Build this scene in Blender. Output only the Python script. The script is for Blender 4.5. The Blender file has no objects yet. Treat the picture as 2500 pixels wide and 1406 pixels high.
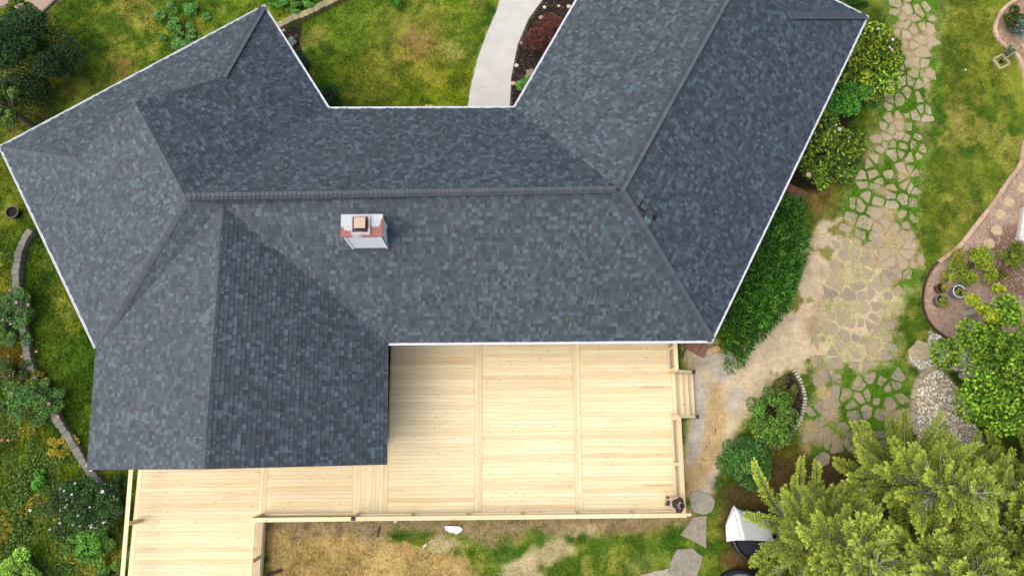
import bpy, math, random
import numpy as np
from mathutils import Matrix, Vector

# ------------------------------------------------------------------ camera
H = 27.5                       # camera height above the ground (m)
FPX, CX, CY = 1667.0, 1250.0, 703.0
def _cam_rot(t, roll, yaw):
    rz = lambda a: np.array([[math.cos(a), -math.sin(a), 0], [math.sin(a), math.cos(a), 0], [0, 0, 1]])
    rx = lambda a: np.array([[1, 0, 0], [0, math.cos(a), -math.sin(a)], [0, math.sin(a), math.cos(a)]])
    return rz(roll) @ rx(t) @ np.diag([1., -1., -1.]) @ rz(yaw)
CM = _cam_rot(*np.radians([-11.46788503, 11.40540891, 12.6295285]))
S = bpy.context.scene
COL = S.collection
cam_d = bpy.data.cameras.new('camera')
cam_d.sensor_width = 36.0
cam_d.lens = FPX / 2500 * 36.0
cam_d.clip_start = 0.1
cam_d.clip_end = 2000
cam = bpy.data.objects.new('camera', cam_d)
COL.objects.link(cam)
mw = np.eye(4)
mw[:3, 0], mw[:3, 1], mw[:3, 2], mw[:3, 3] = CM[0], -CM[1], -CM[2], (0, 0, H)
cam.matrix_world = Matrix(mw.tolist())
S.camera = cam

# ------------------------------------------------------------------ light
SUN_EL, SUN_AZ = math.radians(60), math.radians(257)     # compass azimuth the light comes from (north = +Y)
W = bpy.data.worlds.new('World')
S.world = W
W.use_nodes = True
wn = W.node_tree
wn.nodes.clear()
wo = wn.nodes.new('ShaderNodeOutputWorld')
wb = wn.nodes.new('ShaderNodeBackground')
ws = wn.nodes.new('ShaderNodeTexSky')
ws.sky_type = 'NISHITA'
ws.sun_disc = False
ws.sun_elevation = SUN_EL
ws.sun_rotation = SUN_AZ
ws.air_density = 1.0
ws.dust_density = 3.0
ws.ozone_density = 1.0
wb.inputs['Strength'].default_value = 0.125
wn.links.new(ws.outputs[0], wb.inputs[0])
wn.links.new(wb.outputs[0], wo.inputs[0])
sun_d = bpy.data.lights.new('sun', 'SUN')
sun_d.energy = 1.8
sun_d.angle = math.radians(85)
sun_d.color = (1.0, 0.96, 0.88)
sun = bpy.data.objects.new('sun', sun_d)
COL.objects.link(sun)
_ld = Vector((math.sin(SUN_AZ) * math.cos(SUN_EL), math.cos(SUN_AZ) * math.cos(SUN_EL), math.sin(SUN_EL)))
sun.rotation_euler = _ld.to_track_quat('Z', 'Y').to_euler()
sun.location = (0, 0, 60)
S.view_settings.view_transform = 'Standard'
S.view_settings.look = 'None'
S.view_settings.exposure = 1.02
S.view_settings.gamma = 1.0
S.view_settings.use_curve_mapping = False
S.render.engine = 'CYCLES'
S.cycles.max_bounces = 6
S.cycles.transparent_max_bounces = 4

# ------------------------------------------------------------------ survey helpers
ORI = np.array([0, 0, H])
def ray(x, y): return CM.T @ np.array([(x - CX) / FPX, (y - CY) / FPX, 1.])
def P(x, y, z=0.0):
    "point of the place at height z that the photograph shows at pixel x, y"
    d = ray(x, y)
    return ORI + d * (z - H) / d[2]
def proj(p):
    q = (np.asarray(p, float) - ORI) @ CM.T
    return np.stack([CX + FPX * q[..., 0] / q[..., 2], CY + FPX * q[..., 1] / q[..., 2]], -1)
def plane3(a, b, c):
    n = np.cross(b - a, c - a); n /= np.linalg.norm(n)
    return (n * np.sign(n[2]), a)
def hit(x, y, pl):
    d = ray(x, y); n, a = pl
    return ORI + d * ((a - ORI) @ n) / (d @ n)
def lin(r, g, b):
    c = np.array([r, g, b]) / 255.0
    return np.where(c <= 0.04045, c / 12.92, ((c + 0.055) / 1.055) ** 2.4)
def alb(r, g, b, k=1 / 1.7):
    "surface colour of something that looks (r,g,b) in the daylight of the photograph"
    return lin(r, g, b) * k

# ------------------------------------------------------------------ mesh helpers
class MB:
    def __init__(s): s.v = []; s.f = []; s.c = []; s.col = (.5, .5, .5)
    def add(s, vs, fs, col=None):
        o = len(s.v); s.v += [tuple(map(float, v)) for v in vs]
        s.f += [tuple(i + o for i in f) for f in fs]
        s.c += [tuple(col if col is not None else s.col)] * len(vs)
    def box(s, c, size, ax=None, col=None):
        ax = np.eye(3) if ax is None else np.asarray(ax)
        h = np.array(size) / 2; c = np.asarray(c, float)
        vs = [c + ax[0] * h[0] * i + ax[1] * h[1] * j + ax[2] * h[2] * k for k in (-1, 1) for j in (-1, 1) for i in (-1, 1)]
        s.add(vs, [(0, 2, 3, 1), (4, 5, 7, 6), (0, 1, 5, 4), (2, 6, 7, 3), (0, 4, 6, 2), (1, 3, 7, 5)], col)
    def prism(s, poly, z0, z1, col=None, bevel=0.0):
        poly = [np.asarray(p, float)[:2] for p in poly]
        if sum(poly[i - 1][0] * poly[i][1] - poly[i - 1][1] * poly[i][0] for i in range(len(poly))) < 0: poly = poly[::-1]
        n = len(poly); c = sum(poly) / n
        rings = [[(*p, z0) for p in poly]]
        if bevel > 0:
            rings.append([(*p, z1 - bevel) for p in poly])
            rings.append([(*(p + (c - p) * min(.5, bevel * 1.2 / max(.01, np.linalg.norm(c - p)))), z1) for p in poly])
        else: rings.append([(*p, z1) for p in poly])
        vs = [v for r in rings for v in r]; fs = []
        for r in range(len(rings) - 1):
            for i in range(n):
                j = (i + 1) % n; fs.append((r * n + i, r * n + j, (r + 1) * n + j, (r + 1) * n + i))
        fs.append(tuple((len(rings) - 1) * n + i for i in range(n)))
        s.add(vs, fs, col)
    def tube(s, pts, rad, n=6, col=None, cap=True):
        pts = [np.asarray(p, float) for p in pts]; vs = []; fs = []
        for i, p in enumerate(pts):
            d = pts[min(i + 1, len(pts) - 1)] - pts[max(i - 1, 0)]; d /= max(1e-9, np.linalg.norm(d))
            a = np.cross(d, (0, 0, 1.) if abs(d[2]) < .9 else (1., 0, 0)); a /= np.linalg.norm(a); b = np.cross(d, a)
            r = rad[i] if hasattr(rad, '__len__') else rad
            vs += [p + r * (a * math.cos(2 * math.pi * k / n) + b * math.sin(2 * math.pi * k / n)) for k in range(n)]
        for i in range(len(pts) - 1):
            for k in range(n):
                l = (k + 1) % n; fs.append((i * n + k, i * n + l, (i + 1) * n + l, (i + 1) * n + k))
        if cap: fs += [tuple(range(n))[::-1], tuple((len(pts) - 1) * n + k for k in range(n))]
        s.add(vs, fs, col)
    def lathe(s, prof, n=20, c=(0, 0, 0), col=None):
        vs = [(c[0] + r * math.cos(2 * math.pi * k / n), c[1] + r * math.sin(2 * math.pi * k / n), c[2] + z) for r, z in prof for k in range(n)]
        fs = [(i * n + k, i * n + (k + 1) % n, (i + 1) * n + (k + 1) % n, (i + 1) * n + k) for i in range(len(prof) - 1) for k in range(n)]
        s.add(vs, fs, col)
    def mesh(s, name, mat, smooth=False):
        me = bpy.data.meshes.new(name)
        me.from_pydata(s.v, [], s.f)
        at = me.color_attributes.new('col', 'FLOAT_COLOR', 'POINT')
        at.data.foreach_set('color', np.concatenate([np.array(s.c, np.float32).reshape(-1, 3), np.ones((len(s.c), 1), np.float32)], 1).ravel())
        if smooth: me.polygons.foreach_set('use_smooth', [True] * len(me.polygons))
        me.materials.append(mat)
        return me
def fast_mesh(name, verts, nper, cols, mat):
    "many faces of nper unshared corners each; cols per corner"
    me = bpy.data.meshes.new(name)
    nv = len(verts); nf = nv // nper
    me.vertices.add(nv); me.loops.add(nv); me.polygons.add(nf)
    me.vertices.foreach_set('co', np.asarray(verts, np.float32).ravel())
    me.loops.foreach_set('vertex_index', np.arange(nv, dtype=np.int32))
    me.polygons.foreach_set('loop_start', np.arange(0, nv, nper, dtype=np.int32))
    me.polygons.foreach_set('loop_total', np.full(nf, nper, np.int32))
    me.update(calc_edges=True)
    at = me.color_attributes.new('col', 'FLOAT_COLOR', 'POINT')
    at.data.foreach_set('color', np.concatenate([np.asarray(cols, np.float32), np.ones((nv, 1), np.float32)], 1).ravel())
    me.materials.append(mat)
    return me
def link(name, me, parent=None):
    o = bpy.data.objects.new(name, me); COL.objects.link(o)
    if parent is not None: o.parent = parent
    return o
def obj(name, mb, mat, parent=None, smooth=False): return link(name, mb.mesh(name, mat, smooth), parent)
def empty(name, loc=(0, 0, 0), rz=0.0):
    o = link(name, None); o.location = tuple(map(float, loc)); o.rotation_euler = (0, 0, rz); o.empty_display_size = .3
    return o
def tag(o, label, cat, group=None, kind=None):
    o['label'] = label; o['category'] = cat
    if group: o['group'] = group
    if kind: o['kind'] = kind
    return o
def struct(name, mb, mat, kind='structure'):
    o = obj(name, mb, mat); o['kind'] = kind; return o

# noise and polygons for laying out the ground
def vnoise(x, y, scale, seed):
    rs = np.random.RandomState(seed); G = rs.rand(256, 256)
    u = np.asarray(x) / scale + 1000.37; v = np.asarray(y) / scale + 1000.71
    i = np.floor(u).astype(int); j = np.floor(v).astype(int); a = u - i; b = v - j
    a = a * a * (3 - 2 * a); b = b * b * (3 - 2 * b); i %= 256; j %= 256; i2 = (i + 1) % 256; j2 = (j + 1) % 256
    return (G[i, j] * (1 - a) + G[i2, j] * a) * (1 - b) + (G[i, j2] * (1 - a) + G[i2, j2] * a) * b
def fbm(x, y, scale, seed, n=4):
    t = 0; w = 0
    for k in range(n): t = t + vnoise(x, y, scale / 2 ** k, seed + k) * .55 ** k; w += .55 ** k
    return t / w
def sdist(px, py, poly):
    "signed distance to a polygon, positive inside"
    poly = np.asarray(poly, float); ins = np.zeros(px.shape, bool); d2 = np.full(px.shape, 1e18)
    for k in range(len(poly)):
        (x0, y0), (x1, y1) = poly[k - 1], poly[k]
        t = np.clip(((px - x0) * (x1 - x0) + (py - y0) * (y1 - y0)) / ((x1 - x0) ** 2 + (y1 - y0) ** 2 + 1e-9), 0, 1)
        d2 = np.minimum(d2, (px - x0 - t * (x1 - x0)) ** 2 + (py - y0 - t * (y1 - y0)) ** 2)
        if y0 != y1: ins ^= ((y0 > py) != (y1 > py)) & (px < (x1 - x0) * (py - y0) / (y1 - y0) + x0)
    return np.where(ins, 1, -1) * np.sqrt(d2)
def sstep(a, b, x):
    t = np.clip((x - a) / (b - a), 0, 1); return t * t * (3 - 2 * t)
def clip_half(poly, n, d):
    "keep the part of a 2-D polygon where p.n <= d"
    out = []
    for k in range(len(poly)):
        a, b = poly[k - 1], poly[k]; da, db = a @ n - d, b @ n - d
        if (da <= 0) != (db <= 0): out.append(a + (b - a) * (da / (da - db)))
        if db <= 0: out.append(b)
    return out
def smooth_curve(pts, n=8):
    pts = [np.asarray(p, float) for p in pts]; out = []
    for i in range(len(pts) - 1):
        p0 = pts[max(i - 1, 0)]; p1 = pts[i]; p2 = pts[i + 1]; p3 = pts[min(i + 2, len(pts) - 1)]
        for k in range(n):
            t = k / n
            out.append(.5 * (2 * p1 + (p2 - p0) * t + (2 * p0 - 5 * p1 + 4 * p2 - p3) * t * t + (3 * p1 - p0 - 3 * p2 + p3) * t ** 3))
    return out + [pts[-1]]
def resample(pts, step):
    pts = np.array(pts); seg = np.linalg.norm(np.diff(pts, axis=0), axis=1); cum = np.concatenate([[0], np.cumsum(seg)])
    n = max(1, int(round(cum[-1] / step))); t = np.linspace(0, cum[-1], n + 1)
    return np.stack([np.interp(t, cum, pts[:, k]) for k in range(pts.shape[1])], 1)

# ------------------------------------------------------------------ materials
class NT:
    def __init__(s, name):
        s.m = bpy.data.materials.new(name); s.m.use_nodes = True; s.t = s.m.node_tree; s.n = s.t.nodes; s.n.clear()
        s.out = s.n.new('ShaderNodeOutputMaterial'); s.b = s.n.new('ShaderNodeBsdfPrincipled')
        s.t.links.new(s.b.outputs[0], s.out.inputs[0]); s.tc = s.n.new('ShaderNodeTexCoord'); s.oi = s.n.new('ShaderNodeObjectInfo')
    def l(s, a, b): s.t.links.new(a, b)
    def attr(s): n = s.n.new('ShaderNodeAttribute'); n.attribute_name = 'col'; return n.outputs['Color']
    def noise(s, scale, detail=4, rough=.6, vec=None, dim='3D'):
        n = s.n.new('ShaderNodeTexNoise'); n.inputs['Scale'].default_value = scale; n.inputs['Detail'].default_value = detail; n.inputs['Roughness'].default_value = rough
        s.l(vec if vec is not None else s.tc.outputs['Object'], n.inputs['Vector']); return n.outputs['Fac']
    def voro(s, scale, vec=None, feat='F1'):
        n = s.n.new('ShaderNodeTexVoronoi'); n.feature = feat; n.inputs['Scale'].default_value = scale
        s.l(vec if vec is not None else s.tc.outputs['Object'], n.inputs['Vector']); return n
    def ramp(s, fac, pts):
        n = s.n.new('ShaderNodeValToRGB'); s.l(fac, n.inputs[0]); e = n.color_ramp.elements
        while len(e) < len(pts): e.new(.5)
        for k, (p, c) in enumerate(pts): e[k].position = p; e[k].color = (c, c, c, 1) if not hasattr(c, '__len__') else (*c, 1)
        return n.outputs[0]
    def mix(s, fac, a, b, mode='MIX'):
        n = s.n.new('ShaderNodeMix'); n.data_type = 'RGBA'; n.blend_type = mode
        for v, i in ((fac, n.inputs[0]), (a, n.inputs[6]), (b, n.inputs[7])):
            if hasattr(v, 'is_linked') or hasattr(v, 'links'): s.l(v, i)
            elif hasattr(v, '__len__'): i.default_value = (*v, 1)
            else: i.default_value = v
        return n.outputs[2]
    def math(s, op, a, b=0.0):
        n = s.n.new('ShaderNodeMath'); n.operation = op
        for v, i in ((a, n.inputs[0]), (b, n.inputs[1])):
            if hasattr(v, 'links'): s.l(v, i)
            else: i.default_value = v
        return n.outputs[0]
    def mapping(s, vec, scale=(1, 1, 1), loc=None):
        n = s.n.new('ShaderNodeMapping'); s.l(vec, n.inputs[0]); n.inputs['Scale'].default_value = scale
        if loc is not None: s.l(loc, n.inputs['Location'])
        return n.outputs[0]
    def shift(s):
        "object coordinates moved by a random amount per object, so that alike pieces differ in grain"
        n = s.n.new('ShaderNodeVectorMath'); n.operation = 'ADD'; s.l(s.tc.outputs['Object'], n.inputs[0])
        c = s.n.new('ShaderNodeCombineXYZ'); r = s.math('MULTIPLY', s.oi.outputs['Random'], 57.0)
        s.l(r, c.inputs[0]); s.l(s.math('MULTIPLY', r, 1.7), c.inputs[1]); s.l(s.math('MULTIPLY', r, 2.3), c.inputs[2])
        s.l(c.outputs[0], n.inputs[1]); return n.outputs[0]
    def bump(s, h, strength=.4, dist=.01):
        n = s.n.new('ShaderNodeBump'); n.inputs['Strength'].default_value = strength; n.inputs['Distance'].default_value = dist
        s.l(h, n.inputs['Height']); s.l(n.outputs[0], s.b.inputs['Normal'])
    def base(s, c):
        if hasattr(c, 'links'): s.l(c, s.b.inputs['Base Color'])
        else: s.b.inputs['Base Color'].default_value = (*c, 1)
    def set(s, rough=.8, spec=.3, metal=0.0, trans=None):
        s.b.inputs['Roughness'].default_value = rough; s.b.inputs['Specular IOR Level'].default_value = spec; s.b.inputs['Metallic'].default_value = metal
        return s.m

def mat_attr(name, rough=.85, spec=.2, nscale=8, amp=.25, bump=.3, bscale=None, bdist=.01):
    "colour of the piece, with uneven tone and fine relief"
    t = NT(name); n = t.noise(nscale, 5, .65); f = t.ramp(n, [(.25, 1 - amp), (.75, 1 + amp)])
    t.base(t.mix(1.0, t.attr(), f, 'MULTIPLY'))
    if bump: t.bump(t.noise(bscale or nscale * 4, 4, .7), bump, bdist)
    return t.set(rough, spec)
def mat_leaf(name, rough=.55, transl=.25):
    t = NT(name); c = t.attr(); t.base(c); t.set(rough, .25)
    tr = t.n.new('ShaderNodeBsdfTranslucent'); t.l(c, tr.inputs[0])
    mx = t.n.new('ShaderNodeMixShader'); mx.inputs[0].default_value = transl
    t.l(t.b.outputs[0], mx.inputs[1]); t.l(tr.outputs[0], mx.inputs[2]); t.l(mx.outputs[0], t.out.inputs[0]); return t.m

def mat_wood(name, base, base2, knots=True):
    t = NT(name); v = t.shift()
    g = t.noise(1.0, 5, .7, t.mapping(v, (1.1, 26, 26)))
    g2 = t.noise(1.0, 3, .6, t.mapping(v, (.5, 6, 6)))
    c = t.mix(t.ramp(g2, [(.3, 0), (.75, 1)]), base, base2)
    c = t.mix(1.0, c, t.ramp(g, [(.2, .84), (.8, 1.09)]), 'MULTIPLY')
    tone = t.ramp(t.oi.outputs['Random'], [(0, (.86, .78, .68)), (.1, (.93, .89, .84)), (.35, (.98, .96, .95)), (.6, (1.0, 1.02, .98)), (.8, (1.04, 1.02, 1.03)), (1, (1.07, 1.09, 1.02))])
    c = t.mix(1.0, c, tone, 'MULTIPLY')
    st = t.noise(1.0, 2, .5, t.mapping(v, (.35, 9, 9)))                     # heartwood streaks
    c = t.mix(t.ramp(st, [(.67, 0), (.76, .6)]), c, tuple(np.array(base2) * (.62, .47, .33)))
    if knots:
        k = t.voro(1.0, t.mapping(v, (3.1, 6.5, 6.5)))
        c = t.mix(t.ramp(k.outputs['Distance'], [(.07, .9), (.13, 0)]), c, tuple(np.array(base2) * (.36, .26, .17)))
    t.base(c); t.bump(g, .12, .004); return t.set(.68, .3)

M_SHINGLE = mat_attr('asphalt_shingle', .68, .5, 60, .3, .5, 160, .004)
M_WOOD = mat_wood('fresh_pine', alb(255, 236, 194, .64), alb(251, 220, 166, .62))
M_WOOD_RED = mat_wood('red_stained_wood', alb(160, 105, 80), alb(138, 86, 66), False)
M_WHITE = mat_attr('white_painted_metal', .45, .4, 3, .05, 0)
M_STONE = mat_attr('weathered_stone', .9, .2, 7, .28, .7, 22, .02)
M_LEAF = mat_leaf('leaf')
M_NEEDLE = mat_leaf('needle', .6, .2)
M_BARK = mat_attr('bark', .9, .15, 20, .3, .6, 40, .01)
M_PLAIN = mat_attr('plain', .6, .3, 12, .12, .15, 40, .005)
M_PETAL = mat_leaf('petal', .5, .3)
M_GRAVEL = mat_attr('gravel', .85, .25, 30, .2, .3, 90, .005)
M_DARK = mat_attr('black_plastic', .45, .4, 6, .2, .1)
M_CLOTH = mat_attr('cloth', .85, .15, 40, .15, .2, 120, .004)
M_SKIN = mat_attr('skin', .5, .3, 30, .06, 0)
# ------------------------------------------------------------------ the ground
Z = lambda *p: [tuple(q) for q in p]
FLAG = Z((2160,-40),(2300,-40),(2292,120),(2264,330),(2240,500),(2252,640),(2206,740),(2200,880),(2224,960),(2230,1085),(2090,1120),(1960,1135),(1945,1060),(1990,960),(1972,880),(1975,800),(1995,720),(2030,600),(2064,500),(2110,380),(2165,230),(2185,120))
SAND = Z((1660,830),(1745,838),(1790,880),(1900,750),(1960,620),(2000,540),(2055,540),(2050,640),(2015,730),(1975,860),(1960,900),(1890,915),(1850,1000),(1790,1080),(1755,1120),(1745,1200),(1700,1215),(1675,1215),(1672,1020),(1690,1015))
SANDY2 = Z((2040,560),(2160,640),(2190,760),(2160,860),(2100,890),(2000,870),(1960,900),(1990,790),(2030,690))
STRAW = Z((640,1285),(760,1270),(930,1300),(1020,1335),(1130,1372),(1165,1430),(1180,1560),(560,1560),(640,1400))
DIRT_S = Z((620,1240),(1690,1235),(1690,1275),(1480,1310),(1300,1300),(1210,1330),(1000,1300),(920,1310),(640,1300))
BARE = [Z((1300,1335),(1370,1315),(1420,1335),(1370,1370),(1300,1375)), Z((1230,1380),(1300,1375),(1330,1420),(1220,1430)), Z((1040,1310),(1110,1300),(1140,1330),(1080,1350),(1030,1340)), Z((1400,1280),(1480,1275),(1470,1305),(1400,1310))]
MULCH_E = Z((1335,-20),(1440,-20),(1270,290),(1244,290),(1244,195),(1262,115),(1290,50))
MULCH_W = Z((672,78),(737,58),(733,112),(766,205),(812,262),(790,290),(700,160))
PATH_C = Z((1226,-20),(1340,-20),(1290,48),(1264,110),(1248,190),(1243,300),(1137,300),(1148,220),(1166,145),(1188,85),(1212,30))
DRIVE = Z((-80,-60),(190,-60),(150,-5),(118,18),(98,42),(62,32),(25,12),(-80,30))
CHIP = Z((2560,330),(2497,350),(2492,400),(2462,442),(2422,500),(2382,550),(2340,603),(2292,640),(2266,668),(2252,715),(2254,760),(2276,800),(2322,832),(2420,880),(2560,900))
CHIP2 = Z((2560,-40),(2500,-20),(2456,16),(2430,58),(2428,84),(2444,108),(2474,128),(2489,148),(2502,195),(2506,260),(2560,300))
GRAVEL = Z((2268,806),(2304,822),(2350,845),(2420,890),(2400,915),(2300,900),(2250,906),(2226,890),(2214,872),(2236,858),(2262,836))
ROCKS = Z((2232,940),(2252,908),(2300,896),(2352,965),(2395,1060),(2420,1120),(2248,1110),(2238,1060),(2226,1000))
ISLE = Z((1893,930),(1935,903),(1962,958),(1962,1000),(1932,1062),(1890,1094),(1852,1074),(1846,1035),(1868,980))
HOUSEFP = Z((30,375),(640,40),(800,290),(1258,290),(1420,0),(2040,0),(2085,50),(1725,810),(950,815),(940,1110),(235,1120),(255,840))
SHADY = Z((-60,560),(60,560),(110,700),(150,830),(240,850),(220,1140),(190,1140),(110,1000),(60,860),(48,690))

def paint(wx, wy):
    "colour and grass cover of the ground at world x, y"
    q = proj(np.stack([wx, wy, np.zeros_like(wx)], -1)); px, py = q[..., 0], q[..., 1]
    n1 = fbm(wx, wy, 3.2, 11); n2 = fbm(wx, wy, 1.1, 31); n3 = fbm(wx, wy, .42, 51, 3); n4 = fbm(wx, wy, 7., 71, 3)
    def mixc(c, col, w): return c * (1 - w[..., None]) + np.asarray(col) * w[..., None]
    c = np.empty(wx.shape + (3,)); c[:] = alb(96, 112, 34)
    cover = np.ones(wx.shape)
    c = mixc(c, alb(62, 88, 20), sstep(.42, .66, n2)); c = mixc(c, alb(138, 140, 52), sstep(.5, .72, n1) * .8)
    c = mixc(c, alb(172, 152, 88), sstep(.60, .76, n1 * .55 + n3 * .45) * .8)
    # regions of the lawns, as they grow
    def ell(x, y, rx, ry, soft=.7): return 1 - sstep(1 - soft, 1 + soft, np.hypot((px - x) / rx, (py - y) / ry) + (n2 - .5) * 1.1)
    for x, y, rx, ry, col, w in (
        (980, 130, 330, 170, (108, 134, 34), .55), (160, 130, 240, 190, (80, 96, 26), .55), (250, 230, 90, 50, (150, 132, 66), .8), (330, 135, 60, 40, (140, 138, 48), .6), (120, 200, 60, 90, (84, 74, 34), .6), (300, 155, 40, 30, (160, 130, 72), .7),
        (480, 60, 120, 80, (84, 112, 34), .6), (580, 30, 110, 40, (116, 126, 40), .6), (690, 55, 60, 30, (150, 140, 40), .6), (60, 300, 90, 60, (92, 74, 38), .6),
        (1000, 110, 95, 90, (176, 142, 84), .7), (930, 200, 110, 70, (146, 132, 58), .5), (1100, 200, 120, 70, (160, 146, 44), .75), (860, 60, 110, 60, (94, 118, 30), .6), (1080, 245, 130, 24, (110, 132, 20), .7),
        (1130, 60, 50, 70, (126, 136, 44), .6), (840, 240, 60, 30, (120, 108, 52), .5), (1110, 130, 40, 28, (186, 164, 110), .6), (780, 130, 40, 90, (82, 104, 30), .6),
        (2380, 60, 90, 90, (104, 106, 34), .7), (2360, 170, 80, 90, (124, 116, 44), .7), (2420, 260, 60, 90, (100, 102, 32), .6), (2340, 480, 60, 70, (122, 112, 52), .6), (2330, 320, 24, 70, (160, 138, 84), .9), (2400, 380, 90, 90, (112, 116, 40), .5), (2280, 260, 26, 130, (76, 110, 30), .75), (2300, 420, 60, 90, (104, 112, 36), .5), (2310, 560, 70, 80, (112, 116, 38), .6), (2240, 640, 40, 60, (84, 104, 30), .6),
        (30, 450, 90, 110, (118, 112, 34), .7), (30, 640, 50, 80, (132, 126, 30), .7), (30, 720, 60, 30, (150, 130, 24), .7), (150, 1130, 130, 90, (140, 134, 34), .7), (30, 1150, 90, 120, (124, 130, 40), .6), (130, 1320, 120, 90, (96, 110, 30), .5), (60, 1040, 100, 50, (150, 128, 34), .6), (40, 860, 60, 26, (176, 124, 40), .6),
        (1560, 1340, 120, 70, (92, 118, 44), .6), (1250, 1345, 110, 60, (94, 120, 52), .7), (1010, 1285, 70, 26, (96, 110, 52), .8), (1650, 1290, 40, 40, (70, 110, 30), .7), (1735, 1330, 40, 70, (86, 106, 32), .7), (1560, 1280, 90, 22, (132, 116, 74), .7), (1800, 1370, 40, 30, (120, 84, 40), .8), (1560, 1385, 50, 30, (150, 138, 96), .5),
        (2050, 1180, 200, 60, (86, 84, 40), .6), (1980, 1000, 34, 60, (66, 100, 24), .8), (1990, 1060, 40, 40, (90, 92, 40), .6), (1925, 1120, 60, 40, (104, 84, 44), .7), (1900, 740, 60, 120, (120, 108, 60), .4), (2010, 500, 40, 70, (140, 122, 70), .7), (2000, 470, 26, 40, (166, 126, 74), .7)):
        c = mixc(c, alb(*col), ell(x, y, rx, ry) * w)
    fa_, fb_, fc_ = fbm(wx, wy, .75, 131, 4), fbm(wx, wy, .5, 151, 4), fbm(wx, wy, 1.6, 171, 4)
    c = mixc(c, alb(56, 88, 18), .6 * sstep(.5, .64, fa_)); c = mixc(c, alb(150, 148, 56), .45 * sstep(.53, .66, fb_)); c = mixc(c, alb(178, 152, 92), .42 * sstep(.56, .68, fc_ * .6 + fb_ * .4))
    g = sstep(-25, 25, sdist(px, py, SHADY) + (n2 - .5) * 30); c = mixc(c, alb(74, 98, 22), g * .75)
    def zone(poly, col, soft, amp, cov, w=1.0, na=None):
        nonlocal c, cover
        k = sstep(-soft, soft, sdist(px, py, poly) + ((n2 if na is None else na) - .5) * amp + (n3 - .5) * amp * .6) * w
        c = mixc(c, alb(*col), k); cover = cover * (1 - k) + cov * k
        return k
    k = zone(STRAW, (222, 190, 122), 14, 60, .9); c = mixc(c, alb(188, 154, 96), k * sstep(.45, .7, n3)); c = mixc(c, alb(150, 128, 70), k * sstep(.5, .75, n2) * .6)
    k = zone(DIRT_S, (180, 156, 116), 16, 60, .35, .85); c = mixc(c, alb(112, 94, 66), k * sstep(.52, .7, n3) * .8)
    for b in BARE: zone(b, (206, 184, 140), 12, 50, .2, .85)
    zone(Z((850,1290),(900,1275),(960,1280),(950,1330),(900,1345)), (160, 136, 110), 16, 40, .2, .5)
    k = zone(FLAG, (188, 166, 124), 14, 50, .25); gp = sstep(.44, .56, n2 * .7 + n1 * .3 + .03 * sstep(700, 900, py) + .015); c = mixc(c, alb(92, 124, 34), k * gp); cover = np.where(k > .5, np.maximum(cover, gp * 1.0), cover)
    k = zone(SANDY2, (220, 198, 162), 30, 110, .1, .8)
    k = zone(SAND, (218, 196, 160), 14, 50, .06); c = mixc(c, alb(178, 150, 108), k * sstep(.48, .68, n1)); c = mixc(c, alb(126, 116, 56), k * sstep(.62, .70, n2 * .6 + n3 * .4) * .9)
    cover = np.where((k > .5) & (n2 * .6 + n3 * .4 > .65), .8, cover)
    for s in (Z((1690,880),(1735,862),(1796,866),(1792,915),(1768,938),(1728,905)), Z((1684,930),(1712,905),(1728,960),(1722,1060),(1698,1150),(1680,1140),(1690,1020)), Z((1775,955),(1808,945),(1822,970),(1800,1010),(1772,1000)), Z((1700,1160),(1745,1150),(1752,1196),(1712,1198))):
        zone(s, (200, 190, 174), 7, 18, .02, .8)
    k = zone(Z((1735,930),(1765,945),(1770,1040),(1745,1130),(1700,1215),(1676,1215),(1676,1150),(1715,1100)), (208, 172, 112), 10, 24, .02, .8)
    zone(Z((2085,45),(2130,60),(2140,190),(2060,330),(2000,470),(1945,470),(1905,470),(1960,330)), (50, 42, 34), 12, 30, .02, .9)  # dark mulch soil by the east eave, with house shade painted into its colour
    for m_ in (MULCH_E, MULCH_W, ISLE): zone(m_, (52, 44, 38), 5, 8, 0.)
    for m_ in (CHIP, CHIP2): zone(m_, (192, 164, 140), 4, 6, 0.)
    zone(Z((2420,560),(2560,540),(2560,760),(2430,720),(2400,680)), (120, 90, 72), 14, 40, 0., .8)
    zone(ROCKS, (196, 184, 154), 4, 8, 0.); zone(GRAVEL, (196, 184, 160), 4, 8, 0.); zone(DRIVE, (186, 160, 142), 5, 8, 0.)
    zone(Z((1740,1180),(1900,1130),(2140,1080),(2420,1100),(2600,1100),(2600,1560),(1840,1560),(1790,1400)), (92, 72, 44), 26, 60, .25, .85)
    zone(PATH_C, (200, 196, 186), 3, 2, 0.); zone(HOUSEFP, (110, 96, 74), 6, 4, 0.)
    green = np.clip(cover, 0, 1)[..., None] * (c[..., 1:2] > c[..., 0:1] * .8)
    c = c * (1 + green * (np.array([1.06, 1.24, .82]) - 1)) * (0.72 + .56 * n3)[..., None] * (0.9 + .2 * n4)[..., None]
    return c, np.clip(cover, 0, 1), px, py

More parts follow.
